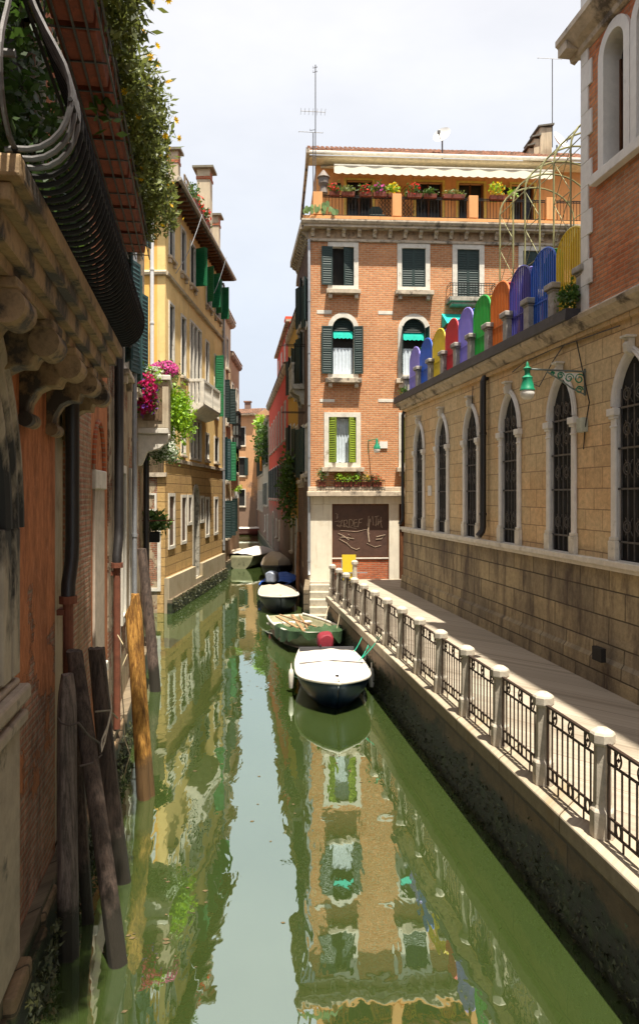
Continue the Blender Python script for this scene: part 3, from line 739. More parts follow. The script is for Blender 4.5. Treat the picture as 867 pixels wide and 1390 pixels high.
for i in range(len(pxs)):
    a, b = xs_[i]+.02, xs_[i+1]-.02
    if i == 0: a += .3
    far = i < 7
    arch_panel(a, b, 9.0 + .14*i/9, cols[i], .11, 12, sol=.34 if not far else .5)
    arch_panel(b - .88, b - .12, 8.98 + .14*i/9, back[i], .30, 9, sol=.62 if far else .4)
bush = leaves(420, (WS(13.25), -.10, 7.72), (.20,.22,.26), .08, 5, 14, .3)
pl = thing('wild_plant', 'green bush growing on the terrace wall beside the yellow railing', 'plant', FS)
bush.build('foliage', LEAF, pl)
pl = thing('wild_plant', 'small green tuft at the far end of the terrace wall by the first stone pier', 'plant', FS)
leaves(120, (.25,-.1,7.58), (.30,.12,.16), .09, 6, 8, .3).build('foliage', LEAF, pl)

# pergola of bent green tubes on the terrace
pg = thing('pergola', 'open pergola of thin arched greenish metal tubes behind the rainbow railing', 'pergola', FS)
PGM = plain('greenish tube', (.30,.29,.13), .5, .2, var=.3, vs=6)
hx = [FS.x(u, .8) for u in (678,696,712,732,751,774)]
zt = sum(FS.at(u, v, .8)[1] for u, v in ((678,294),(712,258),(751,220)))/3
rr = 1.0
def hoop(x):
    pts = [(x, .8, 7.5), (x, .8, zt)] + [(x, .8 + rr*(1-math.cos(PI/2*k/8)), zt + rr*.75*math.sin(PI/2*k/8)) for k in range(1,9)]
    return pts + [(x, .8+2*rr - p[1] + .8, p[2]) for p in reversed(pts[:-1])]
for x in hx: MB().tube(hoop(x), .022, 6).build('hoop', PGM, pg)
mb = MB(); pA = hoop(0)
for k in (1, 4, 9, 14, len(pA)-2):
    mb.tube([(hx[0], pA[k][1], pA[k][2]), (hx[-1]+.9, pA[k][1], pA[k][2])], .012, 5)
for a in range(0, 5, 2):
    for zz in (.0, -.9, -1.8):
        mb.tube([(hx[a],.8,zt+zz),(hx[a+1],.8,zt+zz-.9)], .008, 4); mb.tube([(hx[a+1],.8,zt+zz),(hx[a],.8,zt+zz-.9)], .008, 4)
        mb.tube([(hx[a],.8,zt+zz),(hx[a+1],.8,zt+zz)], .009, 4)
mb.build('brace', PGM, pg)

# ================================================================== BRICK TOWER above the sandstone wall
tx = WS(13.0)
tb = thing('brick_tower_house', 'tall red brick building with white corner blocks rising above the sandstone wall', 'building', FS)
holes = []
z0, z1 = 9.62, 11.75
for k, Y in enumerate((11.95, 11.0, 8.6, 7.65)):
    x = WS(Y); hw = .30
    h = window(tb, x-hw, x+hw, z0, z1, 'round', sur=.17, proud=.05, depth=.30, pane=GLASS, stone=WHITE_CLEAN, mull=([.5],[.72],BROWNWOOD), bottom=False)
    holes.append(h)
for k, (a, b) in enumerate(((WS(11.95)-.62, WS(11.0)+.62), (WS(8.6)-.62, WS(7.65)+.62))):
    MB().box(a, b, -.13, .02, z0-.17, z0-.002).build('sill', WHITE_CLEAN, tb, bevel=.012)
wl = MB(); wl.holed([(tx,7.30),(XN,7.30),(XN,17.5),(tx,17.5)], holes, 0, .3)
wl.add([(tx,.3,7.55),(tx,9,7.55),(tx,9,17.5),(tx,.3,17.5)], [(0,1,2,3)]); wl.add([(tx,0,17.5),(XN,0,17.5),(XN,9,17.5),(tx,9,17.5)], [(0,1,2,3)]); wl.add([(tx,9,7.5),(XN,9,7.5),(XN,9,17.5),(tx,9,17.5)], [(0,1,2,3)])
wl.build('wall', BRICKR, tb)
qn = MB(); z = 7.43; k = 0
while z < 17.4:
    l = .34 if k % 2 else .22
    qn.box(tx-.03, tx+l, -.03, .3 if k % 2 else .4, z, z+.425); z += .43; k += 1
qn.build('corner_blocks', WHITE_CLEAN, tb, bevel=.008)
MB().prism([(0,11.95),(-.08,11.98),(-.10,12.06),(-.22,12.12),(-.34,12.22),(-.37,12.24),(-.37,12.34),(-.0,12.36)], tx-.30, XN, 'x').build('cornice', LEDGE, tb)
MB().box(tx-.30, tx+.02, -.32, 1.5, 12.05, 12.34).build('cornice_return', LEDGE, tb)
MB().prism([(0,7.285),(-.20,7.285),(-.20,7.33),(-.10,7.37),(-.06,7.42),(0,7.43)], tx-.02, XN, 'x').build('base_moulding', LEDGE, tb)

# ================================================================== ORANGE BRICK HOUSE
FB = Fr(-.365, 27.0, math.cos(R(3.5)), math.sin(R(3.5)))
bh = thing('brick_house', 'orange brick house facing down the canal with terrace, awning and white framed windows', 'building', FB)
def pr(F, u0, u1, v0, v1):
    x0, zt = F.at(u0, v0); x1, _ = F.at(u1, v0); zb_ = F.at((u0+u1)/2, v1)[1]
    return x0, x1, zb_, zt
holes = []
W_ = FB.x(840)
CL = (.12,.88,.02,.55)
# top floor
x0,x1,z0,z1 = pr(FB, 451,480,335,388); TOPZ0, TOPZ1 = z0, z1
holes.append(window(bh, x0,x1,z0,z1, sur=.17, sill=(.06,.16,.26), pane=DARKIN, shut=(('L',178,.40),('R',15,.38,.08)), label='window with one dark shutter open'))
for u0, u1 in ((545,577),):
    a,b,_,_ = pr(FB,u0,u1,335,388)
    holes.append(window(bh, a,b,z0,z1, sur=.17, sill=(.10,.17,.28), pane=DARKIN, shut=(('L',0,None or (b-a)/2,.04),('R',0,(b-a)/2,.04)), label='window closed by dark green shutters'))
a,b,_,_ = pr(FB,620,650,336,407); zz = FB.z(635,408)
holes.append(window(bh, a,b,zz,z1, sur=.18, pane=DARKIN, shut=(('L',0,(b-a)/2,.04),('R',0,(b-a)/2,.04)), bottom=False, label='balcony window closed by dark shutters'))
bl = MB(); bx0, bx1 = FB.x(605), FB.x(667); 
MB().box(bx0,bx1,-.55,.0,zz-.16,zz).box(bx0+.1,bx1-.1,-.45,.0,zz-.26,zz-.16).build('balcony', GREYSTONE, bh, bevel=.02)
for h in (.02,.10,.42,.50): bl.tube([(bx0+.03,0,zz+h),(bx0+.03,-.5,zz+h),(bx1-.03,-.5,zz+h),(bx1-.03,0,zz+h)], .014, 5)
n = 16
for k in range(n+1):
    x = bx0+.03+(bx1-bx0-.06)*k/n; bl.bar((x,-.5,zz),(x,-.5,zz+.5),.013)
    if k % 2 == 0: bl.tube([(x+a_,-.5,zz+.26+b_) for a_,b_ in circle(.05,0,.06,8)], .008, 4, closed=True)
bl.build('balcony_railing', IRON, bh)
a,b,_,_ = pr(FB,709,738,336,390)
holes.append(window(bh, a,b,z0,z1, sur=.17, sill=(.06,.16,.26), pane=DARKIN, shut=(('L',0,(b-a)/2,.04),('R',0,(b-a)/2,.04))))
# arched floor
for u0, u1, ss_ in ((451,480,(('L',176,.40,-.06),('R',168,.34,-.06))),(546,577,(('L',100,.36,-.03),('R',100,.36,-.03))),(626,655,())):
    a,b,zb_,zt = pr(FB,u0,u1,431,508)
    wtop = zt
    hw_ = window(bh, a,b,FB.z(465,508),FB.z(465,431), 'round', sur=.17, sill=(.10,.17,.28), pane=DARKIN, shut=ss_, curtain=(.06,.94,.02,.48), label='arched window with white curtain and teal valance')
    holes.append(hw_); zt = FB.z(465,431); r_ = (b-a)/2
    wn = [o for o in bh.children if o.name.startswith('window')][-1]
    # louvred lunette, teal valance
    lm = MB(); zs = zt - r_
    lm.prism([(a,zs-.05)]+[(b,zs-.05)]+[((a+b)/2+r_*math.cos(PI*k/10), zs+r_*math.sin(PI*k/10)) for k in range(11)], .10, .13)
    for k in range(7):
        z = zs - .02 + k*.075; hw2 = math.sqrt(max(.01, r_*r_-(z-zs)**2)) if z > zs else r_
        lm.add([((a+b)/2-hw2+.01,.10,z),((a+b)/2+hw2-.01,.10,z),((a+b)/2+hw2-.01,.06,z-.05),((a+b)/2-hw2+.01,.06,z-.05)], [(0,1,2,3)])
    lm.build('lunette', DKGREEN, wn)
    MB().grid(lambda s,t: (a+.04+(b-a-.08)*s, .09-.05*(1-t), zs-.10-.24*(1-t)-(.035*abs(math.sin(s*15)) if t == 0 else 0)), 40, 2).build('valance', AQUA, wn)
# lime shutter floor
a,b,zb_,zt = pr(FB,446,483,566,628); z2, z3 = zb_, zt
holes.append(window(bh,a,b,z2,z3,sur=.17,sill=(.10,.17,.28),pane=DARKIN,shut=(('L',38,.34,.06),('R',38,.34,.06)),shm=LIME,curtain=(.22,.80,.02,.98),label='window with lime green shutters and blue white curtain'))
a,b,_,_ = pr(FB,547,583,566,628)
holes.append(window(bh,a,b,z2,z3,sur=.17,sill=(.10,.17,.28),pane=DARKIN,shut=(('L',38,.34,.06),('R',38,.34,.06)),shm=LIME))
# ground floor
zt = FB.z(490,684); zl = FB.z(490,757)
gx0, gx1 = FB.x(450.5), FB.x(527.5)
dx0, dx1 = FB.x(541.5), FB.x(566)
ztop = 14.0; zG = FB.z(490,672)
holes += [opening(gx0,gx1,1.0,zt), opening(dx0,dx1,1.0,zt)]
w_up = MB(); w_up.holed([(0,zG),(W_,zG),(W_,ztop),(0,ztop)], [h for h in holes[:-2]], 0, .3)
w_up.add([(0,0,zG),(W_,0,zG),(W_,8,zG),(0,8,zG)], [(0,1,2,3)]).add([(W_,0,0),(W_,8,0),(W_,8,ztop),(W_,0,ztop)], [(0,1,2,3)]).add([(0,8,-.5),(W_,8,-.5),(W_,8,ztop),(0,8,ztop)], [(0,1,2,3)])
w_up.build('wall', BRICKF, bh)
WORN = plaster('worn white stone', (.70,.64,.52), (.52,.42,.28), .56, .9, (.36,.26,.16))
g0 = FB.x(421)
MB().holed([(0,.2),(W_,.2),(W_,zG-.002),(0,zG-.002)], holes[-2:], 0.0, .3).build('ground_floor', WORN, bh)
MB().box(-.05,gx0,-.06,.02,-.5,zt+.0).box(gx1,dx0-.02,-.06,.02,1.0,zt).build('pilaster', WORN, bh, bevel=.015)
MB().box(-.07,W_,-.09,.02,zt+.002,zG-.05).build('lintel', WORN, bh, bevel=.015)
MB().box(-.10,W_,-.34,.02,zG-.05,zG+.14).box(-.06,W_,-.22,.02,zG+.14,zG+.30).build('ledge', LEDGE, bh, bevel=.02)
pan = MB().box(gx0-.01,gx1+.01,.05,.09,zl,zt+.01)
bd_ = pan.build('board', plain('brown boards', (.075,.035,.022), .6, var=.25, vs=4, stain=(.045,.02,.014), sfac=.55, ss=2), bh)
MB().box(gx0-.01,gx1+.01,.0,.08,zl-.05,zl-.002).build('board_sill', WHITE, bh, bevel=.01)
MB().box(gx0-.01,gx1+.01,.04,.3,1.0,zl-.05).build('low_wall', BRICKLOW, bh)
frb = MB()
for x_, w2 in ((gx0,.04),(gx1-.04,.04)): frb.box(x_,x_+w2,.02,.06,zl,zt)
frb.box(gx0,gx1,.02,.058,zt-.05,zt).box(gx0,gx1,.02,.058,zl,zl+.04); frb.build('board_frame', BROWNWOOD, bh)
# graffiti on the boards, chalky strokes
def G(u, v): a_, b_ = FB.at(u, v); return (a_, .042, b_)
gf = MB()
def stroke(pts, r=.014): gf.tube([G(*p) for p in pts], r, 4)
def cr(x, y): return 380 + x/2.89, 400 + y/2.89
def S(pts, r=.014): stroke([cr(*p) for p in pts], r)
S([(232,893),(246,884),(240,897),(236,912),(222,905)]); S([(250,885),(252,912)]); S([(250,886),(262,884),(264,897),(252,900),(268,914)])
S([(272,882),(272,912),(284,906),(288,893),(280,882),(272,882)]); S([(302,882),(290,884),(292,912),(305,908)]); S([(291,896),(302,893)]); S([(311,880),(306,912)]); S([(309,882),(324,879)]); S([(308,896),(320,893)])
S([(215,890),(232,888)],.01); S([(223,903),(300,918)],.009)
S([(343,908),(348,868),(356,892),(363,868),(366,905)],.012); S([(370,872),(388,868)],.012); S([(379,870),(376,908)],.012); S([(386,880),(384,905)],.012); S([(396,872),(394,890),(400,915)],.012); S([(382,892),(400,888)],.012); S([(372,905),(396,892)],.01)
S([(218,858),(226,862),(222,880),(230,870)],.010)
S([(228,936),(250,946),(270,962),(262,975),(232,958),(245,950),(290,958),(268,940)],.016); S([(262,975),(280,992),(300,1000),(312,994)],.013); S([(236,925),(300,930),(340,920),(352,940)],.009)
S([(340,975),(372,990),(396,984)],.010); S([(378,950),(412,942),(398,958),(376,960)],.016); S([(352,880),(345,930),(350,970)],.03)
gf.build('graffiti', plain('chalky spray paint', (.42,.32,.23), .9, var=.3, vs=20), bd_)
MB().holed([(dx0,1.0),(dx1,1.0),(dx1,zt),(dx0,zt)],[], .12,.2).box(dx0+.05,dx0+.10,.08,.12,1.05,zt-.05).box(dx0,dx1,.08,.12,2.9,2.98).build('door', BROWNWOOD, bh)
# white stone blocks let into the brick
for k, (u0,u1,v0,v1) in enumerate(((430,450,421,426),(513,533,422,427),(434,454,541.5,546),(513,535,541.5,546))):
    a,b,c_,d_ = pr(FB,u0,u1,v0,v1); MB().box(a,b,-.012,.02,c_,d_).build('stone_block', WHITE, bh, bevel=.006)
# cornice with corbels and the terrace
ZC = 13.52
MB().box(-.06,W_,-.08,.02,ZC-.02,ZC+.07).box(-.22,W_,-.34,.02,ZC+.42,ZC+.52).prism([(-.16,ZC+.52),(-.40,ZC+.52),(-.46,ZC+.60),(-.46,ZC+.66),(-.16,ZC+.68)], -.30, W_, 'x').build('cornice', LEDGE, bh)
MB().box(-.03,W_,-.012,.02,ZC+.07,ZC+.42).build('frieze', plain('grimy frieze', (.40,.28,.17), .85, var=.5, vs=4, stain=(.12,.09,.06), sfac=.55, ss=3), bh)
nc = 20
cbm = None
for k in range(nc):
    x = .12 + k*(W_-.3)/nc
    if cbm is None:
        cbm = MB().prism([(.0,ZC+.13),(-.07,ZC+.15),(-.12,ZC+.27),(-.24,ZC+.33),(-.26,ZC+.42),(0,ZC+.42)], -.065,.065,'x').build('corbel', LEDGE, bh, bevel=.01); cbm.location.x = x
    else:
        o = cbm.copy(); COL.objects.link(o); o.parent = bh; o.location.x = x
ZT = ZC + .68
MB().box(-.26,W_,-.42,.25,ZT,ZT+.11).build('terrace_kerb', ORANGEPL, bh, bevel=.01)
MB().box(-.26,W_,.25,8,ZT-.1,ZT+.06).build('terrace_floor', PALEPL, bh)
prs = [FB.x(u,-.3) for u in (431,538,641.5,746)]
for i, x in enumerate(prs):
    MB().box(x-(.17),x+(.17 if i else .17),-.40,-.06,ZT+.15,ZT+.97).build('terrace_pier', ORANGEPL, bh, bevel=.01)
prs.append(W_)
for i in range(4):
    a, b = prs[i]+.17, prs[i+1]-.17; rm = MB()
    for h in (.18,.84,.90): rm.bar((a,-.25,ZT+h),(b,-.25,ZT+h),.03)
    n = int((b-a)/.12)
    for k in range(n+1): rm.bar((a+(b-a)*k/n,-.25,ZT+.18),(a+(b-a)*k/n,-.25,ZT+.88),.016)
    rm.build('terrace_railing', IRON, bh)
rm = MB()
for h in (.18,1.05): rm.bar((-.2,-.2,ZT+h),(-.2,6,ZT+h),.03)
for k in range(30): rm.bar((-.2,-.1+k*.2,ZT+.1),(-.2,-.1+k*.2,ZT+1.05),.016)
rm.build('terrace_railing', IRON, bh)
# penthouse
PY_ = 1.9; zr = 17.22
hs = []
for (u0,u1,v1) in ((470,505,238),(564,600,240),(622,656,241),(694,724,242)):
    a = FB.at(u0,260,PY_)[0]; b = FB.at(u1,260,PY_)[0]; zt2 = 16.6
    hs.append([(a,ZT+.05),(b,ZT+.05),(b,zt2),(a,zt2)])
ph = MB().holed([(.35,ZT),(W_,ZT),(W_,zr),(.35,zr)], hs, PY_, PY_+.1, PY_+.3)
ph.add([(.35,PY_,ZT),(.35,8,ZT),(.35,8,zr),(.35,PY_,zr)],[(0,1,2,3)])
ph.build('penthouse_wall', ORANGEPL, bh)
for h in hs:
    a,b = h[0][0],h[1][0]
    dr = MB().box(a-.1,a,PY_-.03,PY_+.05,ZT+.05,h[2][1]+.08).box(b,b+.1,PY_-.03,PY_+.05,ZT+.05,h[2][1]+.08).box(a,b,PY_-.03,PY_+.05,h[2][1],h[2][1]+.08)
    d_ = dr.build('terrace_door', plain('yellow frame', (.60,.44,.10), .6), bh)
    MB().box(a,b,PY_+.2,PY_+.24,ZT+.05,h[2][1]).build('pane', GLASS, d_)
    f2 = MB(); f2.box((a+b)/2-.03,(a+b)/2+.03,PY_+.14,PY_+.19,ZT+.05,h[2][1]); f2.box(a,a+.06,PY_+.14,PY_+.19,ZT+.05,h[2][1]); f2.box(b-.06,b,PY_+.14,PY_+.19,ZT+.05,h[2][1]); f2.build('sash', BROWNWOOD, d_)
tl = MB()
tx0, tx1 = FB.at(512,260,PY_)[0], FB.at(562,260,PY_)[0]
for k in range(-8, 14):
    for s in (-1,1):
        a = tx0 + (tx1-tx0)*k/10; b = a + s*1.4
        p0, p1 = (a, ZT+.6), (b, ZT+2.2)
        ts = [t/12 for t in range(13)]; seg = [(p0[0]+(p1[0]-p0[0])*t, p0[1]+(p1[1]-p0[1])*t) for t in ts]
        seg = [s_ for s_ in seg if tx0 <= s_[0] <= tx1]
        if len(seg) > 1: tl.bar((seg[0][0],PY_-.04,seg[0][1]),(seg[-1][0],PY_-.04,seg[-1][1]),.02)
tl.build('trellis', plain('dark wood lattice', (.12,.06,.025), .8), bh)
MB().box(FB.at(452,260,PY_)[0],FB.at(462,260,PY_)[0],PY_-.14,PY_,16.2,16.42).box(FB.at(680,260,PY_)[0],FB.at(690,260,PY_)[0],PY_-.14,PY_,16.2,16.42).build('wall_lamp', IRON, bh)
# roof
ez = 17.30
tiles(.05, W_, 1.15, ez, 4.1, ez+1.60, .19, 11, .045).build('roof', TILE, bh)
MB().box(.05,W_,1.25,1.95,ez-.16,ez-.06).build('eave', plain('cream eave', (.62,.52,.36), .8), bh)
MB().tube([(.0,1.08,ez-.03),(W_,1.08,ez-.03)], .075, 8).build('gutter', plain('pale gutter', (.50,.47,.42), .5), bh, smooth=True)
MB().add([(.05,1.15,ez),(.05,1.15,ez-.12),(.05,8,ez-.12),(.05,8,ez+.6),(.05,4.1,ez+1.60)],[(0,1,2,3,4)]).bar((.0,1.0,ez),(.0,8,ez+.05),.12,.16).build('roof_edge', LEDGE, bh)
# awning
aw = thing('awning', 'long cream striped fabric awning with scalloped edge over the roof terrace', 'awning', FB)
ax0, ax1 = FB.at(453,225,.4)[0], FB.at(748,225,.4)[0]
MB().grid(lambda s,t: (ax0-.35*t*0+(ax1-ax0)*s + (-.35*(1-s))*t, .30+1.55*t, 16.44+.62*t), 60, 2).build('cloth', CREAMCLOTH, aw)
MB().grid(lambda s,t: (ax0+(ax1-ax0)*s, .30-.01*math.sin(s*60), 16.46-.28*(1-t)-(.045*abs(math.sin(s*PI*26)) if t == 0 else 0)), 208, 1).build('valance', CREAMCLOTH, aw)
MB().tube([(ax0-.4,1.84,17.06),(ax1,1.84,17.06)],.05,8).bar((ax0,.31,16.47),(ax1,.31,16.47),.05).build('frame', plain('white tube', (.6,.58,.5), .5), aw)
# chimney
ch = thing('chimney', 'stepped pale plaster chimney on the right end of the tiled roof', 'chimney', FB)
cx0, cz0 = FB.at(716,205,3.2); cx1,_ = FB.at(746,205,3.2)
MB().box(cx0+.45,cx1,3.0,3.9,ez+.1,ez+2.17).box(cx0+.2,cx0+.45,3.05,3.85,ez+.1,ez+1.72).box(cx0,cx0+.2,3.1,3.8,ez+.1,ez+1.34).build('stack', PALEPL, ch)
for a,b,z in ((cx0+.35,cx1+.08,ez+2.17),(cx0+.08,cx0+.47,ez+1.72),(cx0-.12,cx0+.22,ez+1.34)):
    MB().prism([(a,z),(b,z+.10),(b,z+.17),(a,z+.06)],2.92,3.98).build('cap', plain('dark slab', (.10,.09,.07), .7), ch)
MB().prism([(cx0-.05,ez+.25),(cx1,ez+.25),(cx1,ez+.42),(cx0+.55,ez+.55)],2.9,3.0).build('base_tiles', TILE, ch)
# dishes and antennas
def dish(name, label, u, v, off, r, mirror=1, tilt=25):
    x, z = FB.at(u, v, off); t = thing(name, label, 'satellite dish', FB)
    mb = MB().lathe([(0,.0),(r*.4,.02),(r*.75,.07),(r,.13),(r*1.01,.14),(r*.75,.085),(r*.4,.035),(0,.015)],0,0,20)
    M = Matrix.Translation((x,off,z)) @ Matrix.Rotation(R(35)*mirror,4,'Z') @ Matrix.Rotation(R(90-tilt),4,'X')
    mb.xf(M).build('reflector', plain('pale dish', (.72,.72,.70), .5, var=.06), t, smooth=True)
    zr_ = ez + .1
    a = MB().tube([(x,off+.15,zr_-.1),(x,off+.15,z-.05)],.03,6)
    p = M @ Vector((0,-r*.9,.1)); q_ = M @ Vector((0,-r*.55,.85*r+.1)); a.tube([p,q_],.018,5); a.build('mast', GREYIRON, t)
    MB().box(q_.x-.05,q_.x+.05,q_.y-.06,q_.y+.06,q_.z-.05,q_.z+.06).build('receiver', GREYIRON, t)
dish('satellite_dish','small satellite dish standing mid roof above the awning',601,186,1.9,.36,-1)
dish('satellite_dish','larger white satellite dish beside the roof chimney',757,193,2.6,.42,1)
def mast(label, u, v0, v1, off, arms, F=FB, r=.02):
    t = thing('tv_antenna', label, 'antenna', F); x, z1 = F.at(u, v0, off); z0_ = F.at(u, v1, off)[1]
    MB().tube([(x,off,z0_),(x,off,z1)], r, 6).build('mast', GREYIRON, t)
    for (dv, ln, ne, el) in arms:
        z = F.at(u, dv, off)[1]; mb = MB().tube([(x-ln*.6,off+.1,z+.02*ln*4),(x+ln*.4,off,z)], .011, 5)
        for k in range(ne):
            xx = x - ln*.6 + ln*k/max(1,ne-1); mb.tube([(xx,off-el,z),(xx,off+el,z+.01)], .007, 4)
        mb.build('boom', GREYIRON, t)
mast('tall tv antenna mast at the left corner of the roof terrace', 428, 88, 268, .3, ((152,.9,7,.25),(97,.15,3,.06),(91,.15,3,.06)))
mast('shorter antenna mast with one long arm beside the tallest mast', 425, 180, 268, .6, ((180,.9,2,.05),(176,.2,2,.06)))
mast('thin pole with an angled boom rising behind the roof chimney', 749, 80, 200, 3.0, ((80,1.0,2,.05),))
# house side on the canal
FBS_o = FB.w(-0.0, 0, 0) ; sdx, sdy = .12, -1
LEN = 4.6
FBS = Fr(FBS_o.x - .12*LEN, FBS_o.y + LEN, sdx, sdy)
SL = LEN*1.0072
hh = [window(bh, SL-1.0, SL-.2, a, b, sur=.1, pane=DARKIN, depth=.15, shut=(('L',165,.35),('R',160,.35)), frame=FBS) for a,b in ((10.6,12.2),)]
hh += [window(bh, 1.6, 2.5, a, b, sur=.1, pane=DARKIN, depth=.15, shut=(('L',160,.4),('R',165,.4)), frame=FBS, sill=(.1,.14,.2)) for a,b in ((11.0,12.7),(8.6,10.6),(4.9,6.9))]
hh += [window(bh, 3.3, 4.1, a, b, sur=.1, pane=DARKIN, depth=.15, shut=(('L',160,.4),), frame=FBS, sill=(.1,.14,.2)) for a,b in ((5.1,6.8),)]
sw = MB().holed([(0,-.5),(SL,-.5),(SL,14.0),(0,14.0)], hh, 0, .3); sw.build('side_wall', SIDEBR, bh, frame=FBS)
MB().box(0,SL+.0,-.34,.0,ZC+.42,ZC+.66).build('side_cornice', LEDGE, bh, frame=FBS)
for k in range(14):
    o = MB().prism([(.0,ZC+.13),(-.07,ZC+.15),(-.12,ZC+.27),(-.24,ZC+.33),(-.28,ZC+.42),(0,ZC+.42)], -.065+k*.33+.1,.065+k*.33+.1,'x').build('corbel', LEDGE, bh, frame=FBS)
MB().box(1.3,2.8,-.5,0,8.35,8.55).box(1.3,1.42,-.5,-.4,8.55,9.3).box(2.68,2.8,-.5,-.4,8.55,9.3).box(1.3,2.8,-.52,-.38,9.3,9.4).build('side_balcony', GREYSTONE, bh, frame=FBS, bevel=.02)
bm_ = MB()
for k in range(8): bm_.lathe([(.03,8.55),(.05,8.75),(.03,8.95),(.045,9.1),(.03,9.3)],1.5+k*.16,-.45,6)
bm_.build('balusters', GREYSTONE, bh, frame=FBS)
for xx in (1.45,2.5): MB().prism([(0,7.75),(-.12,7.8),(-.2,8.1),(-.38,8.2),(-.46,8.35),(0,8.35)],xx,xx+.2,'x').build('balcony_bracket', GREYSTONE, bh, frame=FBS)
MB().box(0,SL+.06,-.10,0,-.5,.55).build('water_base', MOSS, bh, frame=FBS)
pipe(bh, -.0-.02, 1.3, 13.5, ZINC, .055, -.10)
# line posts on the side: clothes line arms
am = MB()
for z in (10.0,7.4): am.bar((2.9,-.9,z),(2.9,0,z),.03); am.bar((3.1,-.9,z+.02),(3.1,0,z+.02),.02)
am.build('clothes_line_arm', IRON, bh, frame=FBS)
# lamp on the front
lx, lz = FB.at(509,603)
lg = thing('street_lamp', 'small green wall lamp beside the lime green shutters', 'street lamp', FB)
MB().tube([(lx-.25,0,lz+.12),(lx-.25,-.05,lz+.12),(lx,-.45,lz+.17),(lx,-.45,lz+.1)],.016,6).tube([(lx-.25,-.02,lz+.15),(lx-.25,-.02,lz-.3)],.014,5).build('arm', LAMPGREEN, lg)
MB().lathe([(0,lz+.18),(.04,lz+.14),(.05,lz),(.12,lz-.12),(.13,lz-.2)],lx,-.45,14).build('hood', LAMPGREEN, lg, smooth=True)
MB().lathe([(.12,lz-.2),(.125,lz-.26),(.09,lz-.34),(0,lz-.36)],lx,-.45,14).build('globe', gm, lg, smooth=True)
MB().box(lx+.15,lx+.45,-.05,0,lz-.15,lz+.10).build('junction_box', WHITE_CLEAN, lg)
# flower boxes on the first ledge
fl = thing('ledge_railing', 'low iron rail along the stone ledge under the lime green shutters', 'railing', FB)
r_ = MB(); a = FB.x(431,-.28); b = FB.x(522,-.28); zL = zG+.14
for h in (.06,.40): r_.tube([(a,0,zL+h),(a,-.29,zL+h),(b,-.29,zL+h),(b,0,zL+h)],.012,5)
for k in range(24): r_.bar((a+(b-a)*k/23,-.29,zL),(a+(b-a)*k/23,-.29,zL+.4),.01)
r_.build('rail', IRON, fl)
def planter(name, label, F, x0, x1, y0, y1, z0, h, pot, leafm, seed, fm=None, nleaf=220, lh=.22, nf=24, fs=.05, ls=.07, group=None, long=1.3, cat='planter'):
    t = thing(name, label, cat, F, group=group)
    t.matrix_basis = F.M @ Matrix.Translation(((x0+x1)/2,(y0+y1)/2,z0)); w2=(x1-x0)/2; d2=(y1-y0)/2
    MB().add([(-w2*.95,-d2*.85,0),(w2*.95,-d2*.85,0),(w2*.95,d2*.85,0),(-w2*.95,d2*.85,0),(-w2,-d2,h),(w2,-d2,h),(w2,d2,h),(-w2,d2,h),(-w2*.92,-d2*.9,h),(w2*.92,-d2*.9,h),(w2*.92,d2*.9,h),(-w2*.92,d2*.9,h),(-w2*.92,-d2*.9,h*.8),(w2*.92,-d2*.9,h*.8),(w2*.92,d2*.9,h*.8),(-w2*.92,d2*.9,h*.8)],
        [(0,3,2,1),(0,1,5,4),(1,2,6,5),(2,3,7,6),(3,0,4,7),(4,5,9,8),(5,6,10,9),(6,7,11,10),(7,4,8,11),(8,9,13,12),(9,10,14,13),(10,11,15,14),(11,8,12,15),(12,13,14,15)]).build('pot', pot, t)
    leaves(nleaf, (0,0,h+lh*.55), (w2*1.05,d2*1.5,lh), ls, seed, 16, .33, long).build('foliage', leafm, t)
    if fm: flowers(nf, (0,-.02,h+lh*.6), (w2*1.05,d2*1.5,lh*1.1), fs, seed+1).build('flowers', fm, t)
    return t
for k,(u0,u1,lm_,fm_,lb) in enumerate(((432,442,LEAF,None,'planter with tall green plant at the left end of the ledge'),(454,464,LEAFLIME,YELFL,'planter with yellow green plant left of centre on the ledge'),(466,478,LEAFLIME,None,'planter with low lime green leaves under the window sill'),(480,488,LEAFLIME,None,'narrow planter of lime leaves right of the window sill'),(490,503,LEAFOLIVE,YELFL,'planter with spreading yellow flowers below the green lamp'),(505,518,LEAFOLIVE,REDFL,'planter with reddish flowers at the right end of the ledge'),(545,556,LEAFOLIVE,YELFL,'planter with yellow flowers under the half hidden window'))):
    planter('flower_planter', lb, FB, FB.x(u0,-.2), FB.x(u1,-.2), -.26,-.08, zG+.31, .17, TERRACOTTA, lm_, 40+k, fm_, 150, .19 if k else .33, 22, .055, .06, 'flower planters on the brick house ledge')
zrt = ZT + .88
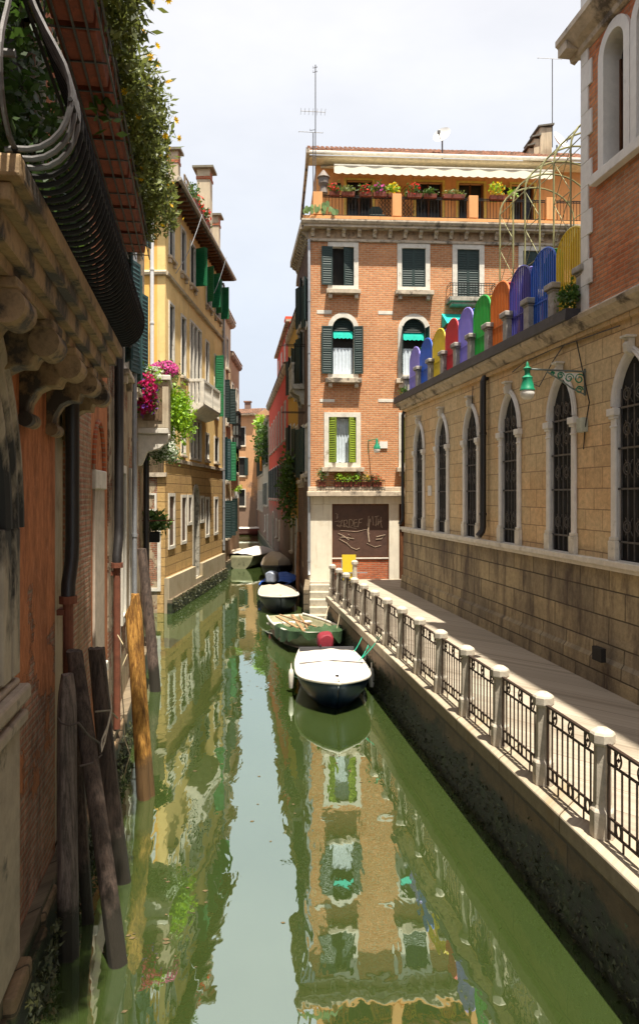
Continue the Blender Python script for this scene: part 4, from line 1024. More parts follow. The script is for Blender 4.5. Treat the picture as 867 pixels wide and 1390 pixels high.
for k,(u0,u1,lm_,fm_,lb,h) in enumerate(((447,461,LEAF,REDFL,'planter of bright red geraniums at the left of the terrace rail',.2),(463,481,LEAFOLIVE,None,'planter of trailing olive green leaves between red geraniums',.12),(488,504,LEAF,REDFL,'planter of red flowers left of the pink ones on the terrace',.2),(506,524,LEAF,PINKFL,'planter of pink magenta flowers beside the terrace pier',.24),(526,542,LEAFLIME,YELFL,'planter with spiky yellow succulents on the terrace pier',.26),(552,572,LEAF,REDFL,'planter of salmon red geraniums right of the terrace pier',.26),(574,592,LEAF,None,'planter of plain green leaves in the middle of the terrace rail',.12),(600,630,LEAFOLIVE,None,'long planter of low grey green leaves on the terrace rail',.10),(664,684,LEAFLIME,YELFL,'planter with lime and yellow plant near the pergola',.3),(690,700,LEAFLIME,None,'small planter of lime leaves in front of the pergola',.16))):
    planter('terrace_planter', lb, FB, FB.x(u0,-.25), FB.x(u1,-.25), -.36,-.14, zrt, .14, TERRACOTTA, lm_, 60+k, fm_, 170, h, 46, .09, .08, 'flower planters on the roof terrace')
# cactus at the corner, chair
t = thing('cactus_plant', 'prickly pear cactus on the terrace edge at the left corner', 'plant', FB)
mb = MB(); rnd = random.Random(8); cx, cz = FB.at(441,296,-.42)
for k in range(26):
    x = cx + rnd.uniform(-.75,.45)*1; z = ZT+.2+rnd.uniform(0,.38)*(1-abs(x-cx)); r_ = rnd.uniform(.06,.11); a = rnd.uniform(-.6,.6); y=-.38-rnd.uniform(0,.12)
    mb.add([(x+r_*.8*math.cos(w)*math.cos(a)-r_*1.2*math.sin(w)*math.sin(a), y+.02*math.cos(w), z+r_*.8*math.cos(w)*math.sin(a)+r_*1.2*math.sin(w)*math.cos(a)) for w in [2*PI*i/10 for i in range(10)]],[tuple(range(10))])
mb.build('pads', leafmat('cactus green', (.08,.16,.05), (.22,.34,.12)), t)
t = thing('terrace_chair', 'dark green plastic chair behind the terrace railing', 'chair', FB)
cx = FB.x(511,.6)
MB().box(cx-.28,cx+.28,.4,.9,ZT+.45,ZT+.5).build('seat', DKGREEN, t, bevel=.01)
MB().prism([(cx-.28,ZT+.5),(cx+.28,ZT+.5),(cx+.26,ZT+.85),(cx+.12,ZT+.98),(cx-.12,ZT+.98),(cx-.26,ZT+.85)],.88,.93).build('backrest', DKGREEN, t)
for sx in (-1,1):
    for yy in (.43,.87): MB().box(cx+sx*.25-.02,cx+sx*.25+.02,yy-.02,yy+.02,ZT+.06,ZT+.45).build('leg', DKGREEN, t)
t = thing('urn_lantern', 'dark grey stone lantern on the terrace corner pier', 'lantern', FB)
MB().lathe([(.0,ZT+.97),(.16,ZT+.97),(.12,ZT+1.2),(.19,ZT+1.32),(.19,ZT+1.5),(.24,ZT+1.54),(.12,ZT+1.7),(.05,ZT+1.8),(0,ZT+1.84)],FB.x(439,-.25)-.0,-.23,10).build('body', plain('grey bronze', (.16,.13,.11), .6, .2), t)
t = thing('awning_cloth', 'small turquoise awning sticking out above the rainbow railing', 'awning', FB)
a, zt_ = FB.at(599,426); b,_ = FB.at(632,426)
MB().grid(lambda s,t_: (a+(b-a)*s, -.9*(1-t_), zt_+.0-.55*(1-t_)+.0*s), 6, 2).add([(a,0,zt_),(a,-.9,zt_-.55),(a+.01,-.02,zt_-.55)],[(0,1,2)]).build('cloth', AQUA, t)

# ================================================================== RIGHT ROW BEHIND
def row_house(name, label, F, x0, x1, z1, mat, wins, eave=.35, eavem=LEDGE, frame_stone=None, depth=7, base=True, zb=-.5, roofm=None, extra=None, shm=DKGREEN):
    t = thing(name, label, 'building', F)
    hs = []
    for wv in wins:
        a,b,c_,d_ = wv[:4]; o = wv[4] if len(wv) > 4 else {}
        hs.append(window(t, a,b,c_,d_, **{**dict(sur=.10, pane=DARKIN, depth=.18, sill=(.05,.10,.12), stone=frame_stone or WHITE, shm=shm), **o}))
    MB().holed([(x0,zb),(x1,zb),(x1,z1),(x0,z1)], hs, 0, depth, .3).add([(x0,depth,zb),(x1,depth,zb),(x1,depth,z1),(x0,depth,z1)],[(0,1,2,3)]).build('wall', mat, t)
    MB().prism([(0,z1-.18),(-eave*.6,z1-.14),(-eave,z1-.02),(-eave,z1+.08),(0,z1+.08)], x0-.02, x1+.02, 'x').build('eave', eavem, t)
    tiles(x0, x1, -eave, z1+.10, depth*.5, z1+1.1, .22, 8, .05).build('roof', roofm or OLDTILE, t)
    MB().add([(x0,0,z1),(x0,depth,z1),(x0,depth*.5,z1+1.1)],[(0,1,2)]).add([(x1,0,z1),(x1,depth,z1),(x1,depth*.5,z1+1.1)],[(0,1,2)]).build('gable', mat, t)
    if base: MB().box(x0,x1,-.12,0,zb,.55).build('water_base', MOSS, t)
    return t
# frame along the row, far end first: x grows toward the camera
def rowF(Y): return (-.33 - .12*(Y-27.3), Y)
def row(Ya, Yb): # Ya near, Yb far
    xo, yo = rowF(Yb); F = Fr(xo, yo, .12, -1); return F, (Yb-Ya)*1.0072
F1, L1 = row(31.75, 38.0)
row_house('mustard_house','mustard yellow house with dark open shutters beside the brick house',F1,0,L1,12.1,OCHREPL,
  [(1.2,2.0,9.2,10.9,{'shut':(('L',165,.4),('R',165,.4))}),(3.4,4.2,9.2,10.9,{'shut':(('R',160,.4),)}),(5.0,5.8,8.6,10.8,{'shut':(('L',160,.4),('R',160,.4))}),(1.2,2.0,6.0,7.6,{'shut':(('L',165,.4),('R',165,.4))}),(3.4,4.2,5.6,7.4),(5.0,5.8,5.2,7.2,{'shut':(('L',160,.4),)}),(2.0,2.8,1.6,3.0),(4.4,5.3,.6,3.2,{'kind':'round','sill':None})], eave=.15)
F2, L2 = row(38.0, 57)
rh = row_house('red_house','tall bright red house with white framed windows and a red chimney',F2,0,L2,10.9,REDPL,
  [(x,x+.75,7.3,9.2) for x in (1.5,4.0,6.5,9.0,11.6,14.2,16.8)]+[(x,x+.75,4.0,6.0,{'shut':(('L',175,.37),('R',175,.37))}) for x in (1.5,4.0,6.5,9.0,11.6,14.2,16.8)]+[(5.2,6.3,.3,3.0,{'kind':'round','sill':None}),(9.4,10.0,1.6,2.6),(12.2,12.8,1.6,2.6)], eave=.22)
t = thing('red_roof_storey','upper red storey with chimney set back above the red house eave','building',F2)
MB().box(8.5,19,.10,6.5,10.9,13.2).prism([(9.5,13.2),(14.5,13.2),(14.5,13.4),(12,14.0),(9.5,13.4)],.12,6.4).build('wall', REDPL, t)
MB().box(13.6,14.4,.3,1.1,13.3,14.4).box(13.5,14.5,.2,1.2,14.4,14.55).build('chimney', REDPL, t)
MB().box(8.4,19,-.1,6.6,13.2,13.32).build('eave', LEDGE, t)
for x in (10,12.7,15.4): MB().box(x,x+.7,.06,.12,11.4,12.7).build('window', WHITE, t)
F3, L3 = row(57, 66)
row_house('pale_house','weathered pale house with roof garden plants beyond the red house',F3,0,L3,10.2,FARPALE,
  [(x,x+.8,6.8,8.6,{'shut':(('L',175,.4),('R',175,.4))}) for x in (1,3.6,6.2)]+[(x,x+.8,3.4,5.2,{'shut':(('L',175,.4),)}) for x in (1,3.6,6.2)]+[(2.2,3.0,1.2,2.4),(6.5,7.4,.3,2.6,{'kind':'round','sill':None})], eave=.2)
F4, L4 = row(66, 82)
row_house('grey_house','old grey brown house at the bend of the canal',F4,0,L4,9.6,FARPALE,
  [(x,x+.9,6.2,8.0,{'shut':(('L',175,.4),('R',175,.4))}) for x in (1,4,7,10,13)]+[(x,x+.9,2.8,4.6) for x in (1,4,7,10,13)], eave=.2)
# closing facades at the bend
F5 = Fr(-13.5, 84, 1, -.25)
row_house('peach_house','peach coloured house closing the view at the canal bend',F5,2.2,6.6,13.2,FARORANGE,
  [(x,x+.9,9.8,11.8) for x in (2.7,4.4)]+[(x,x+.9,6.4,8.4,{'shut':(('L',175,.42),('R',175,.42))}) for x in (2.7,4.4)]+[(x,x+.9,3.0,4.8) for x in (2.7,4.4)], eave=.6)
row_house('pink_house','faded pink house at the far left of the canal bend',Fr(-16.5,74,.75,1),0,11,11.2,FARORANGE,
  [(x,x+.9,7.8,9.6,{'shut':(('L',175,.42),('R',175,.42))}) for x in (1,4,7,9.4)]+[(x,x+.9,4.2,6.0) for x in (1,4,7,9.4)]+[(x,x+.9,1.2,2.6) for x in (1,4,7)], eave=.5)
row_house('far_house','distant cream house with red tiled roof above the canal bend',Fr(-14,100,1,0),0,16,15.0,CREAMPL,
  [(x,x+1,12,13.6) for x in (1,4,7,10,13)]+[(x,x+1,8.2,10) for x in (1,4,7,10,13)], eave=.5)
t = thing('far_chimney','two small pale chimneys above the peach house roof','chimney',loc=(-8.2,86,13.4))
MB().box(-.5,.2,-.3,.3,0,1.6).build('stack', FARPALE, t); MB().box(-.6,.3,-.4,.4,1.6,1.75).build('cap', OLDTILE, t)
# bushes on the houses
def bush(label, c, r, n, ls, lm_, seed, droop=.3):
    t = thing('hanging_plant', label, 'plant', loc=c)
    leaves(n, (0,0,0), r, ls, seed, 26, .28, 1.2, droop).build('foliage', lm_, t); return t
bush('dark green creeper hanging on the mustard house wall above the water', (rowF(33.8)[0]-.25,33.6,4.6),(.45,1.1,1.5),1300,.16,LEAF,71)
bush('green roof plants on the pale house beside the red house', (rowF(59)[0]-.4,59,8.4),(.6,2.0,1.4),900,.22,LEAF,72)
bush('green plants on the eave of the grey house', (rowF(64)[0]-.3,64,10.5),(.5,2.0,.5),500,.22,LEAFLIME,73)
t = thing('orange_cloth','orange cloth hanging under the far plants','cloth',loc=(rowF(58)[0]-.5,58,7.0))
MB().grid(lambda s,t_: (-.1+.06*math.sin(s*9),-.6+1.2*s,-.9+1.1*t_), 10,4).build('sheet', plain('orange cloth', (.75,.30,.02), .8), t)

# ================================================================== YELLOW HOUSE (left, mid distance)
YO = (-6.683+.0465*26.2, 26.2)
FY = Fr(YO[0], YO[1], .0465, 1)
YL = 11.3
yh = thing('yellow_house', 'yellow plastered house with green shutters, white balcony and rusticated ochre ground floor', 'building', FY)
hs = []
def yw(u0,u1,z0,z1,**k):
    a, b = FY.x(u0), FY.x(u1); d = dict(sur=.09, pane=DARKIN, depth=.07, stone=WHITE, shm=MIDGREEN); d.update(k)
    h = window(yh, a, b, z0, z1, **d); hs.append(h); return h
for u0,u1,kw in ((229.6,235.4,{}),(246,251.4,{}),(258.4,264,{'shut':(('R',80,.5),('R',62,.5))}),(280,286,{'shut':(('L',120,.35),('R',80,.42))}),(292,298,{'shut':(('L',120,.35),('R',80,.42))})):
    yw(u0,u1,12.95,14.55,sill=(.08,.1,.14),**kw)
for u0,u1,b in ((229.6,235.4,8.9),(246,251.4,8.9)): yw(u0,u1,b,11.15,sill=(.08,.1,.14))
for u0,u1 in ((258.2,262.2),(263.2,267.2),(268.2,272.4)): yw(u0,u1,7.95,11.3)
yw(279,283,8.9,11.15,sill=(.08,.1,.14)); yw(291,296,7.95,10.9,pane=DARKIN,shut=(('L',100,.4),))
for u0,u1 in ((229.5,235.5),(246,251),(279,283),(291,296)): yw(u0,u1,5.85,6.95,sill=(.05,.08,.1))
for u0,u1 in ((258.2,262.2),(263.2,267.2),(268.2,272.4)): yw(u0,u1,5.75,7.35,pane=DARKIN)
up = MB().holed([(0,5.55),(YL,5.55),(YL,15.1),(0,15.1)], hs, 0, .3)
up.build('wall', YELLOWPL, yh)
hs = []
for u0,u1,a,b in ((229.4,236,2.35,4.15),(246.5,252,2.4,4.1),(255.5,259.5,3.1,4.1),(272.5,276,3.1,4.05),(279.5,283.2,2.4,4.0),(291,295,2.4,4.0)): yw(u0,u1,a,b,sur=.12,depth=.04,pane=plain('brown blind',(.10,.055,.03),.7))
a,b = FY.x(262.5),FY.x(269)
hs.append(window(yh,a,b,.75,4.5,'round',sur=.16,depth=.14,pane=plain('grey door',(.16,.14,.11),.7),stone=GREYSTONE,bottom=False,name='doorway'))
MB().holed([(0,-.5),(YL,-.5),(YL,5.5),(0,5.5)], hs, 0.0, .3).build('ground_floor', YELLOWLOW, yh)
MB().box(0,YL,-.06,.02,5.42,5.56).build('string_course', LEDGE, yh, bevel=.01)
MB().prism([(0,12.0),(-.10,12.03),(-.12,12.12),(-.05,12.2),(0,12.2)],-.05,YL,'x').build('string_course', PALEPL, yh)
MB().box(-.1,a-.2,-.16,.02,-.6,1.25).box(b+.2,YL,-.16,.02,-.6,1.25).box(a-.2,b+.2,-.16,.02,-.6,.72).build('plinth', plaster('pale damp plinth',(.38,.31,.21),(.28,.22,.12),.5,.9,(.14,.11,.06)), yh)
MB().box(-.15,YL,-.26,-.1,-.6,.5).build('water_base', MOSS, yh)
sd = MB(); rnd = random.Random(13)
for k in range(1400):
    x = rnd.uniform(-.1, YL); z = rnd.uniform(.05,.55); s = rnd.uniform(.03,.07); y = -.27 - rnd.uniform(0,.08)
    d = Vector((rnd.gauss(0,1),rnd.gauss(0,.6),rnd.gauss(-.6,1))).normalized()*s; e_ = Vector((rnd.gauss(0,1),rnd.gauss(0,1),rnd.gauss(0,1))).normalized()*s*.6
    p = Vector((x,y,z)); sd.add([p-e_,p+e_,p+d*1.6],[(0,1,2)])
sd.build('weed', WEED, yh)
# end facing the camera
FYE = Fr(YO[0]-6, YO[1]+.28, 6, -.28)
MB().add([(0,0,5.5),(6.007,0,5.5),(6.007,0,15.1),(0,0,15.1)],[(0,1,2,3)]).build('end_wall', YELLOWFR, yh, frame=FYE)
MB().add([(0,0,-.5),(6.007,0,-.5),(6.007,0,5.5),(0,0,5.5)],[(0,1,2,3)]).build('end_base', OLDLOW, yh, frame=FYE)
MB().prism([(0,12.0),(-.10,12.03),(-.12,12.12),(-.05,12.2),(0,12.2)],0,6.05,'x').build('string_course', PALEPL, yh, frame=FYE)
MB().box(0,6.05,-.10,.02,4.85,5.0).build('string_course', LEDGE, yh, frame=FYE)
MB().box(3.6,5.95,-.08,.02,5.0,5.9).build('boarding', woodmat('dark old boards',(.09,.06,.03),(.16,.11,.06)), yh, frame=FYE)
window(yh,5.35,5.72,.9,3.3,sur=.12,depth=.05,pane=PALEPL,frame=FYE,name='doorway')
window(yh,5.35,5.62,3.7,4.2,sur=.07,depth=.05,frame=FYE)
pipe(yh,5.55,6,14.9,WPIPE,.07,-.10,frame=FYE,kick=False)
pipe(yh,YL-.1,1.2,14.9,ZINC,.06,-.10,kick=False)
# eave with dark rafters, gutter, roof
MB().box(-.55,YL+.1,-.60,.0,15.10,15.16).build('eave', plain('dark eave boards',(.07,.055,.04),.8), yh)
rf = MB()
rf0 = MB().box(-.45,-.37,-.56,0,15.0,15.1).build('rafter', BROWNWOOD, yh)
for k in range(1,28):
    o = rf0.copy(); COL.objects.link(o); o.parent = yh; o.location.x = k*.42
MB().tube([(-.6,-.64,15.2),(YL+.15,-.64,15.2)],.075,8).build('gutter', plain('grey gutter',(.34,.31,.26),.6), yh, smooth=True)
MB().box(-.6,-.0,-.62,6,15.10,15.30).build('roof_end', LEDGE, yh)
tiles(-.55,YL+.1,-.6,15.18,3.2,16.3,.22,10,.045).build('roof', OLDTILE, yh)
MB().add([(0,0,15.1),(0,6.2,15.1),(0,3.1,16.2)],[(0,1,2)]).add([(YL,0,15.1),(YL,6.2,15.1),(YL,3.1,16.2)],[(0,1,2)]).add([(0,6.2,0),(YL,6.2,0),(YL,6.2,15.2),(0,6.2,15.2)],[(0,1,2,3)]).add([(YL,0,0),(YL,6.2,0),(YL,6.2,15.2),(YL,0,15.2)],[(0,1,2,3)]).build('back_wall', YELLOWPL, yh)
# white balcony
bx0, bx1 = FY.x(254), FY.x(279)
bz = 7.9
MB().prism([(0,7.45),(-.35,7.55),(-.66,7.78),(-.68,bz),(0,bz)],bx0,bx1,'x').build('balcony', WHITE, yh, bevel=.02)
MB().box(bx0,bx1,-.68,-.56,bz+.85,bz+.97).box(bx0,bx0+.12,-.56,0,bz+.85,bz+.97).box(bx1-.12,bx1,-.56,0,bz+.85,bz+.97).box(bx0,bx0+.13,-.69,-.55,bz,bz+.85).box(bx1-.13,bx1,-.69,-.55,bz,bz+.85).box((bx0+bx1)/2-.07,(bx0+bx1)/2+.07,-.69,-.55,bz,bz+.85).build('balcony_rail', WHITE, yh, bevel=.01)
pr_ = [(.03,bz),(.045,bz+.06),(.03,bz+.12),(.058,bz+.28),(.05,bz+.4),(.028,bz+.6),(.045,bz+.75),(.045,bz+.86)]
bl0 = MB().lathe(pr_,0,0,8).build('baluster', WHITE, yh, smooth=True)
for k in range(16):
    o = bl0.copy() if k else bl0
    if k: COL.objects.link(o); o.parent = yh
    o.location = (bx0+.26+k*(bx1-bx0-.5)/15,-.62,0)
for k in range(3):
    o = bl0.copy(); COL.objects.link(o); o.parent = yh; o.location = (bx0+.06,-.42+k*.17,0)
# roof terrace, chimneys
def chim(label, u, v0, v1, off, w_, mat, F=FY, capm=None, band=True):
    x, z1 = F.at(u, v0, off); t = thing('chimney', label, 'chimney', F)
    zb_ = F.at(u, v1, off)[1]; mb = MB().box(x-w_/2,x+w_/2,off-w_/2,off+w_/2,zb_,z1-.12); mb.build('stack', mat, t, bevel=.015)
    if band: MB().box(x-w_*.56,x+w_*.56,off-w_*.56,off+w_*.56,z1-.62,z1-.5).box(x-w_*.45,x+w_*.45,off-w_*.515,off+w_*.515,z1-.5,z1-.2).build('brick_band', BRICKLOW, t)
    MB().box(x-w_*.8,x+w_*.8,off-w_*.8,off+w_*.8,z1-.14,z1-.04).lathe([(.12,z1-.04),(.08,z1+.04),(0,z1+.06)],x,off,8).build('cap', capm or plain('mossy slab',(.16,.14,.10),.8), t)
chim('square plaster chimney with brick band nearest on the yellow house roof',236.5,203,248,.7,.42,PALEPL)
chim('tallest weathered chimney of the yellow house with dark openings',278,229,320,.4,.62,PALEPL)
chim('short far chimney low behind the tall one on the yellow house',291.5,292,340,.5,.5,PALEPL)
t = thing('roof_hut', 'small ochre roof hut behind the near chimney of the yellow house', 'roof hut', FY)
MB().box(.0,1.5,1.4,4.2,15.5,17.0).build('wall', YELLOWFR, t); tiles(-.15,1.7,1.2,17.0,4.4,17.5,.2,6).build('roof', OLDTILE, t)
t = thing('roof_terrace', 'wooden roof terrace rail with potted plants on the yellow house', 'roof terrace', FY)
tm = MB()
for k in range(8): tm.bar((1.9+k*.5,-.25,15.2),(1.9+k*.5,-.25,16.4),.07)
for z in (15.8,16.1,16.38): tm.bar((1.8,-.25,z),(5.6,-.25,z),.05)
tm.build('rail', woodmat('weathered rail',(.30,.24,.17),(.42,.34,.24)), t)
MB().box(4.2,6.4,.6,2.2,15.6,17.0).box(4.1,6.5,.5,2.3,17.0,17.1).build('dormer', PALEPL, t)
for k,(x,lm_,fm_,lb) in enumerate(((2.3,LEAF,None,'leafy green pot plant nearest on the yellow house roof terrace'),(3.3,LEAF,REDFL,'pot plant with pink red flowers on the yellow house roof terrace'),(4.6,LEAFDK,REDFL,'dark pot plant with bright red flowers farther along the roof terrace'))):
    planter('roof_planter', lb, FY, x-.35,x+.35,-.65,-.35,15.3,.25,TERRACOTTA,lm_,90+k,fm_,240,.4,40,.11,.10,'pot plants on the yellow house roof')
# loose cable and flag line
cbt = MB()
for (p0,p1) in (((2.2,-.86,15.0),(1.4,-.03,12.5)),((7.6,-.86,15.1),(7.2,-.05,12.8))):
    cbt.tube([Vector(p0).lerp(Vector(p1),k/6)+Vector((0,0,-.25*math.sin(PI*k/6))) for k in range(7)],.014,4)
t = thing('hanging_cable','pale cables hanging down from the yellow house eave','cable',FY); cbt.build('cable', ZINC, t)

# ---------------- houses farther along the left bank
F6 = Fr(-5.15, FY.w(YL,0,0).y, 0, 1)
row_house('cream_house','narrow cream house with dark green shutters beyond the yellow house',F6,0,5.3,14.0,CREAMPL,
  [(.8,1.6,11.3,12.9),(3.2,4.0,11.3,12.9),(.8,1.6,8.2,10.2,{'shut':(('L',100,.45),)}),(3.2,4.0,8.2,10.2,{'shut':(('L',150,.4),('R',120,.4))}),(.8,1.6,5.0,7.2,{'shut':(('L',130,.45),('R',110,.4)),'shm':TEALGREEN}),(3.2,4.0,5.0,7.2,{'shut':(('L',140,.4),('R',115,.4)),'shm':MIDGREEN}),(.7,1.7,1.9,3.9,{'shut':(('L',150,.5),('R',120,.45))}),(3.1,4.1,1.9,3.9,{'shut':(('L',140,.45),('R',120,.4))})], eave=.3)
F7 = Fr(-5.2, F6.w(5.3,0,0).y, .0, 1)
row_house('ivory_house','last ivory house on the left bank with hanging lantern box',F7,0,5.0,12.4,CREAMPL,
  [(.8,1.6,9.2,10.8),(3.2,4.0,9.2,10.8),(.8,1.6,5.6,7.6,{'shut':(('L',160,.4),('R',160,.4))}),(3.2,4.0,5.6,7.6,{'shut':(('L',160,.4),)}),(.8,1.7,2.0,4.0,{'shut':(('L',160,.4),('R',160,.4))})], eave=.2)
t = thing('bay_box','dark glazed box bay hanging on the ivory house','bay window',F7)
MB().box(1.4,2.6,-.38,0,7.0,7.12).box(1.4,2.6,-.38,0,9.1,9.25).build('slab', IRON, t)
MB().box(1.45,2.55,-.33,0,7.12,9.1).build('pane', plain('grey glazing',(.14,.15,.14),.2), t)
fm_ = MB()
for x,y in ((1.45,-.35),(2.0,-.35),(2.55,-.35),(1.43,-.2),(1.43,0)): fm_.bar((x,y,7.1),(x,y,9.1),.05)
for z in (7.8,8.5): fm_.bar((1.45,-.35,z),(2.55,-.35,z),.04); fm_.bar((1.43,-.35,z),(1.43,0,z),.04)
fm_.build('frame', IRON, t)
t = thing('window_planter','small pot of yellow green leaves on the ivory house wall','planter',F7); MB().box(.3,.9,-.3,0,6.0,6.2).build('pot',TERRACOTTA,t); leaves(200,(.6,-.2,6.4),(.4,.25,.25),.10,30,10,.3).build('foliage',LEAFOLIVE,t)
t = thing('air_conditioner','white air conditioner unit high on the cream house','air conditioner',F6)
MB().box(4.3,5.0,-.4,-.05,9.0,9.6).build('body', WHITE_CLEAN, t, bevel=.02); MB().tube([(4.65+.2*math.cos(a),-.405,9.3+.2*math.sin(a)) for a in [2*PI*k/16 for k in range(16)]],.015,4,closed=True).bar((4.35,-.2,8.9),(4.95,-.2,8.9),.04).build('grille', IRON, t)
t = thing('window_plant','bright green plant with white pot on the cream house','plant',F6); leaves(140,(4.4,-.5,4.55),(.3,.25,.22),.10,31,8,.3).build('foliage',LEAFLIME,t); MB().lathe([(0,4.0),(.12,4.02),(.17,4.4),(0,4.4)],4.4,-.45,10).build('pot',WHITE_CLEAN,t)

# ================================================================== MID LEFT HOUSE (narrow slice) with the box bay
F8 = Fr(-3.42, 12.4, -.168, 1)
mh = thing('plaster_house', 'old pale plaster house with teal shutters between the palace and the yellow house', 'building', F8)
ML = 7.0
hs = []
for a,b in ((1.0,1.9),(3.4,4.3),):
    hs.append(window(mh,a,b,6.6,8.8,sur=.12,depth=.2,shm=TEALGREEN,shut=(('L',160,.42),('R',158,.42)),sill=(.05,.1,.15)))
    hs.append(window(mh,a,b,9.9,12.0,sur=.12,depth=.2,shm=TEALGREEN,shut=(('L',150,.45),('R',150,.45)),sill=(.05,.1,.15)))
for a in (.9,2.6): hs.append(window(mh,a,a+.5,2.0,4.6,sur=.14,depth=.2,bottom=True))
MB().holed([(0,-.5),(ML,-.5),(ML,12.8),(0,12.8)],hs,0,.3).add([(ML,0,-.5),(ML,6,-.5),(ML,6,12.8),(ML,0,12.8)],[(0,1,2,3)]).add([(0,6,-.5),(ML,6,-.5),(ML,6,12.8),(0,6,12.8)],[(0,1,2,3)]).add([(0,0,12.8),(ML,0,12.8),(ML,6,12.8),(0,6,12.8)],[(0,1,2,3)]).build('wall', brick('patchy pale wall',(.40,.17,.09),(.28,.10,.06),(.36,.27,.18),.26,.07,.013,plaster=(.44,.34,.22),pf=.45,ps=.8,dark=(.10,.08,.05),df=.6,bd=.03), mh)
MB().box(0,ML,-.18,0,-.5,.5).build('water_base', MOSS, mh)
MB().box(-.02,.22,-.06,.02,1.4,5.2).build('corner_stones', WHITE, mh, bevel=.02)
pipe(mh,2.3,1.0,12.6,ZINC,.05,-.12); pipe(mh,5.6,.9,5.5,BLACKPIPE,.07,-.14,top=False)
# box bay
bw0, bw1, pj = 4.65, 6.6, .70
zb0, zb1 = 5.62, 6.98
by = thing('stone_bay', 'pale stone box balcony with flower pots projecting over the canal', 'balcony', F8)
MB().box(bw0,bw1,-pj,0,zb0,zb0+.14).build('floor_slab', WHITE, by, bevel=.02)
MB().box(bw0,bw1,-pj,-pj+.1,zb0+.14,zb1-.12).box(bw0,bw0+.1,-pj+.1,0,zb0+.14,zb1-.12).box(bw1-.1,bw1,-pj+.1,0,zb0+.14,zb1-.12).build('parapet', PALEPL, by)
MB().box(bw0-.05,bw1+.05,-pj-.05,-pj+.14,zb1-.12,zb1).box(bw0-.05,bw0+.14,-pj+.14,0,zb1-.12,zb1).box(bw1-.14,bw1+.05,-pj+.14,0,zb1-.12,zb1).build('coping', WHITE, by, bevel=.015)
MB().box(bw0-.025,bw0+.0,-pj+.14,-.12,zb0+.3,zb1-.26).build('side_panel', woodmat('brown panel',(.16,.10,.05),(.24,.16,.09)), by)
for a in (bw0+.08,bw1-.3):
    MB().prism([(0,zb0-.75),(-.10,zb0-.72),(-.22,zb0-.42),(-.5,zb0-.34),(-.66,zb0-.2),(-.74,zb0),(0,zb0)],a,a+.22,'x').build('bracket', WHITE, by, bevel=.02)
def potplant(name,label,F,c,pr0,rad,n,ls,lm_,seed,fm=None,nf=0,fs=.07,droop=.3,group=None,potm=TERRACOTTA,ptop=.2):
    t = thing(name,label,'plant',F,group=group)
    if pr0: MB().lathe([(0,c[2]-pr0*1.3),(pr0*.7,c[2]-pr0*1.3),(pr0,c[2]+ptop*0),(pr0*.85,c[2]),(0,c[2]-.03)],c[0],c[1],12).build('pot',potm,t,smooth=True)
    leaves(n,(c[0],c[1],c[2]+ptop*.3),rad,ls,seed,22,.3,1.2,droop).build('foliage',lm_,t)
    if fm: flowers(nf,(c[0],c[1],c[2]+ptop*.3),[r*1.08 for r in rad],fs,seed+3).build('flowers',fm,t)
    return t
pm1 = potplant('petunia_pot','hanging pot of deep magenta petunias on the near corner of the stone bay',F8,(bw0-.30,-.16,zb0+.86),.16,(.28,.30,.46),420,.07,LEAF,201,MAGFL,520,.085)
flowers(70,(bw0-.30,-.16,zb0+.76),(.34,.38,.50),.08,77).build('purple_flowers',PURPFL,pm1)
potplant('petunia_pot','round pot of bright pink petunias on top of the stone bay',F8,(bw0+.55,-pj+.12,zb1+.16),.15,(.34,.34,.20),260,.07,LEAF,205,PINKFL,330,.085)
potplant('white_petunia_pot','white petunias and pale leaves on the parapet beside the magenta pot',F8,(bw0+.02,-.32,zb1-.02),.12,(.18,.26,.18),200,.07,LEAFLIME,209,LEAFWHITE,110,.07)
potplant('trailing_plant','large lime green trailing plant hanging off the far side of the stone bay',F8,(bw1+.05,-pj-.10,zb1-.72),0,(.55,.42,.62),2600,.085,LEAFLIME,211,droop=.6)
potplant('white_plant','cloud of small white flowers hanging under the stone bay',F8,(bw0+.9,-pj+.12,zb0-.42),.12,(.50,.34,.26),700,.06,LEAF,215,LEAFWHITE,620,.06)
potplant('thin_plant','thin wispy plant on the far end of the stone bay parapet',F8,(bw1-.25,-pj+.1,zb1+.2),.12,(.35,.4,.38),170,.09,LEAFOLIVE,219,LEAFWHITE,14,.05)
# bracketed plant trough low on the wall
t = thing('plant_trough','dark trough of grassy leaves on a rusty rail low by the yellow house','planter',F8)
MB().box(6.25,6.65,-.42,-.12,3.0,3.26).build('pot', IRON, t, bevel=.015)
MB().bar((6.1,0,3.56),(6.1,-.8,3.56),.025).build('rail', TERRAPIPE, t)
leaves(420,(6.45,-.28,3.45),(.34,.30,.24),.10,33,14,.3,1.6).build('foliage', LEAF, t)

# ================================================================== PALACE (near left)
F9 = Fr(-2.1, 3.0, -.14, 1)
PX = lambda u: F9.x(u)
pa = thing('old_palace', 'shaded old palace wall of terracotta plaster and bare brick with a carved stone portal', 'building', F9)
PL = 9.5
hs = []
nx0, nx1 = PX(126), PX(139)
hs.append(opening(nx0,nx1,1.75,4.5))
hs.append(opening(2.6,3.9,6.1,8.6)); hs.append(opening(5.0,6.3,6.1,8.6))
px = [PX(0)-4.0, PX(74), PX(92)]
xb0, xb1 = PX(93), PX(125)
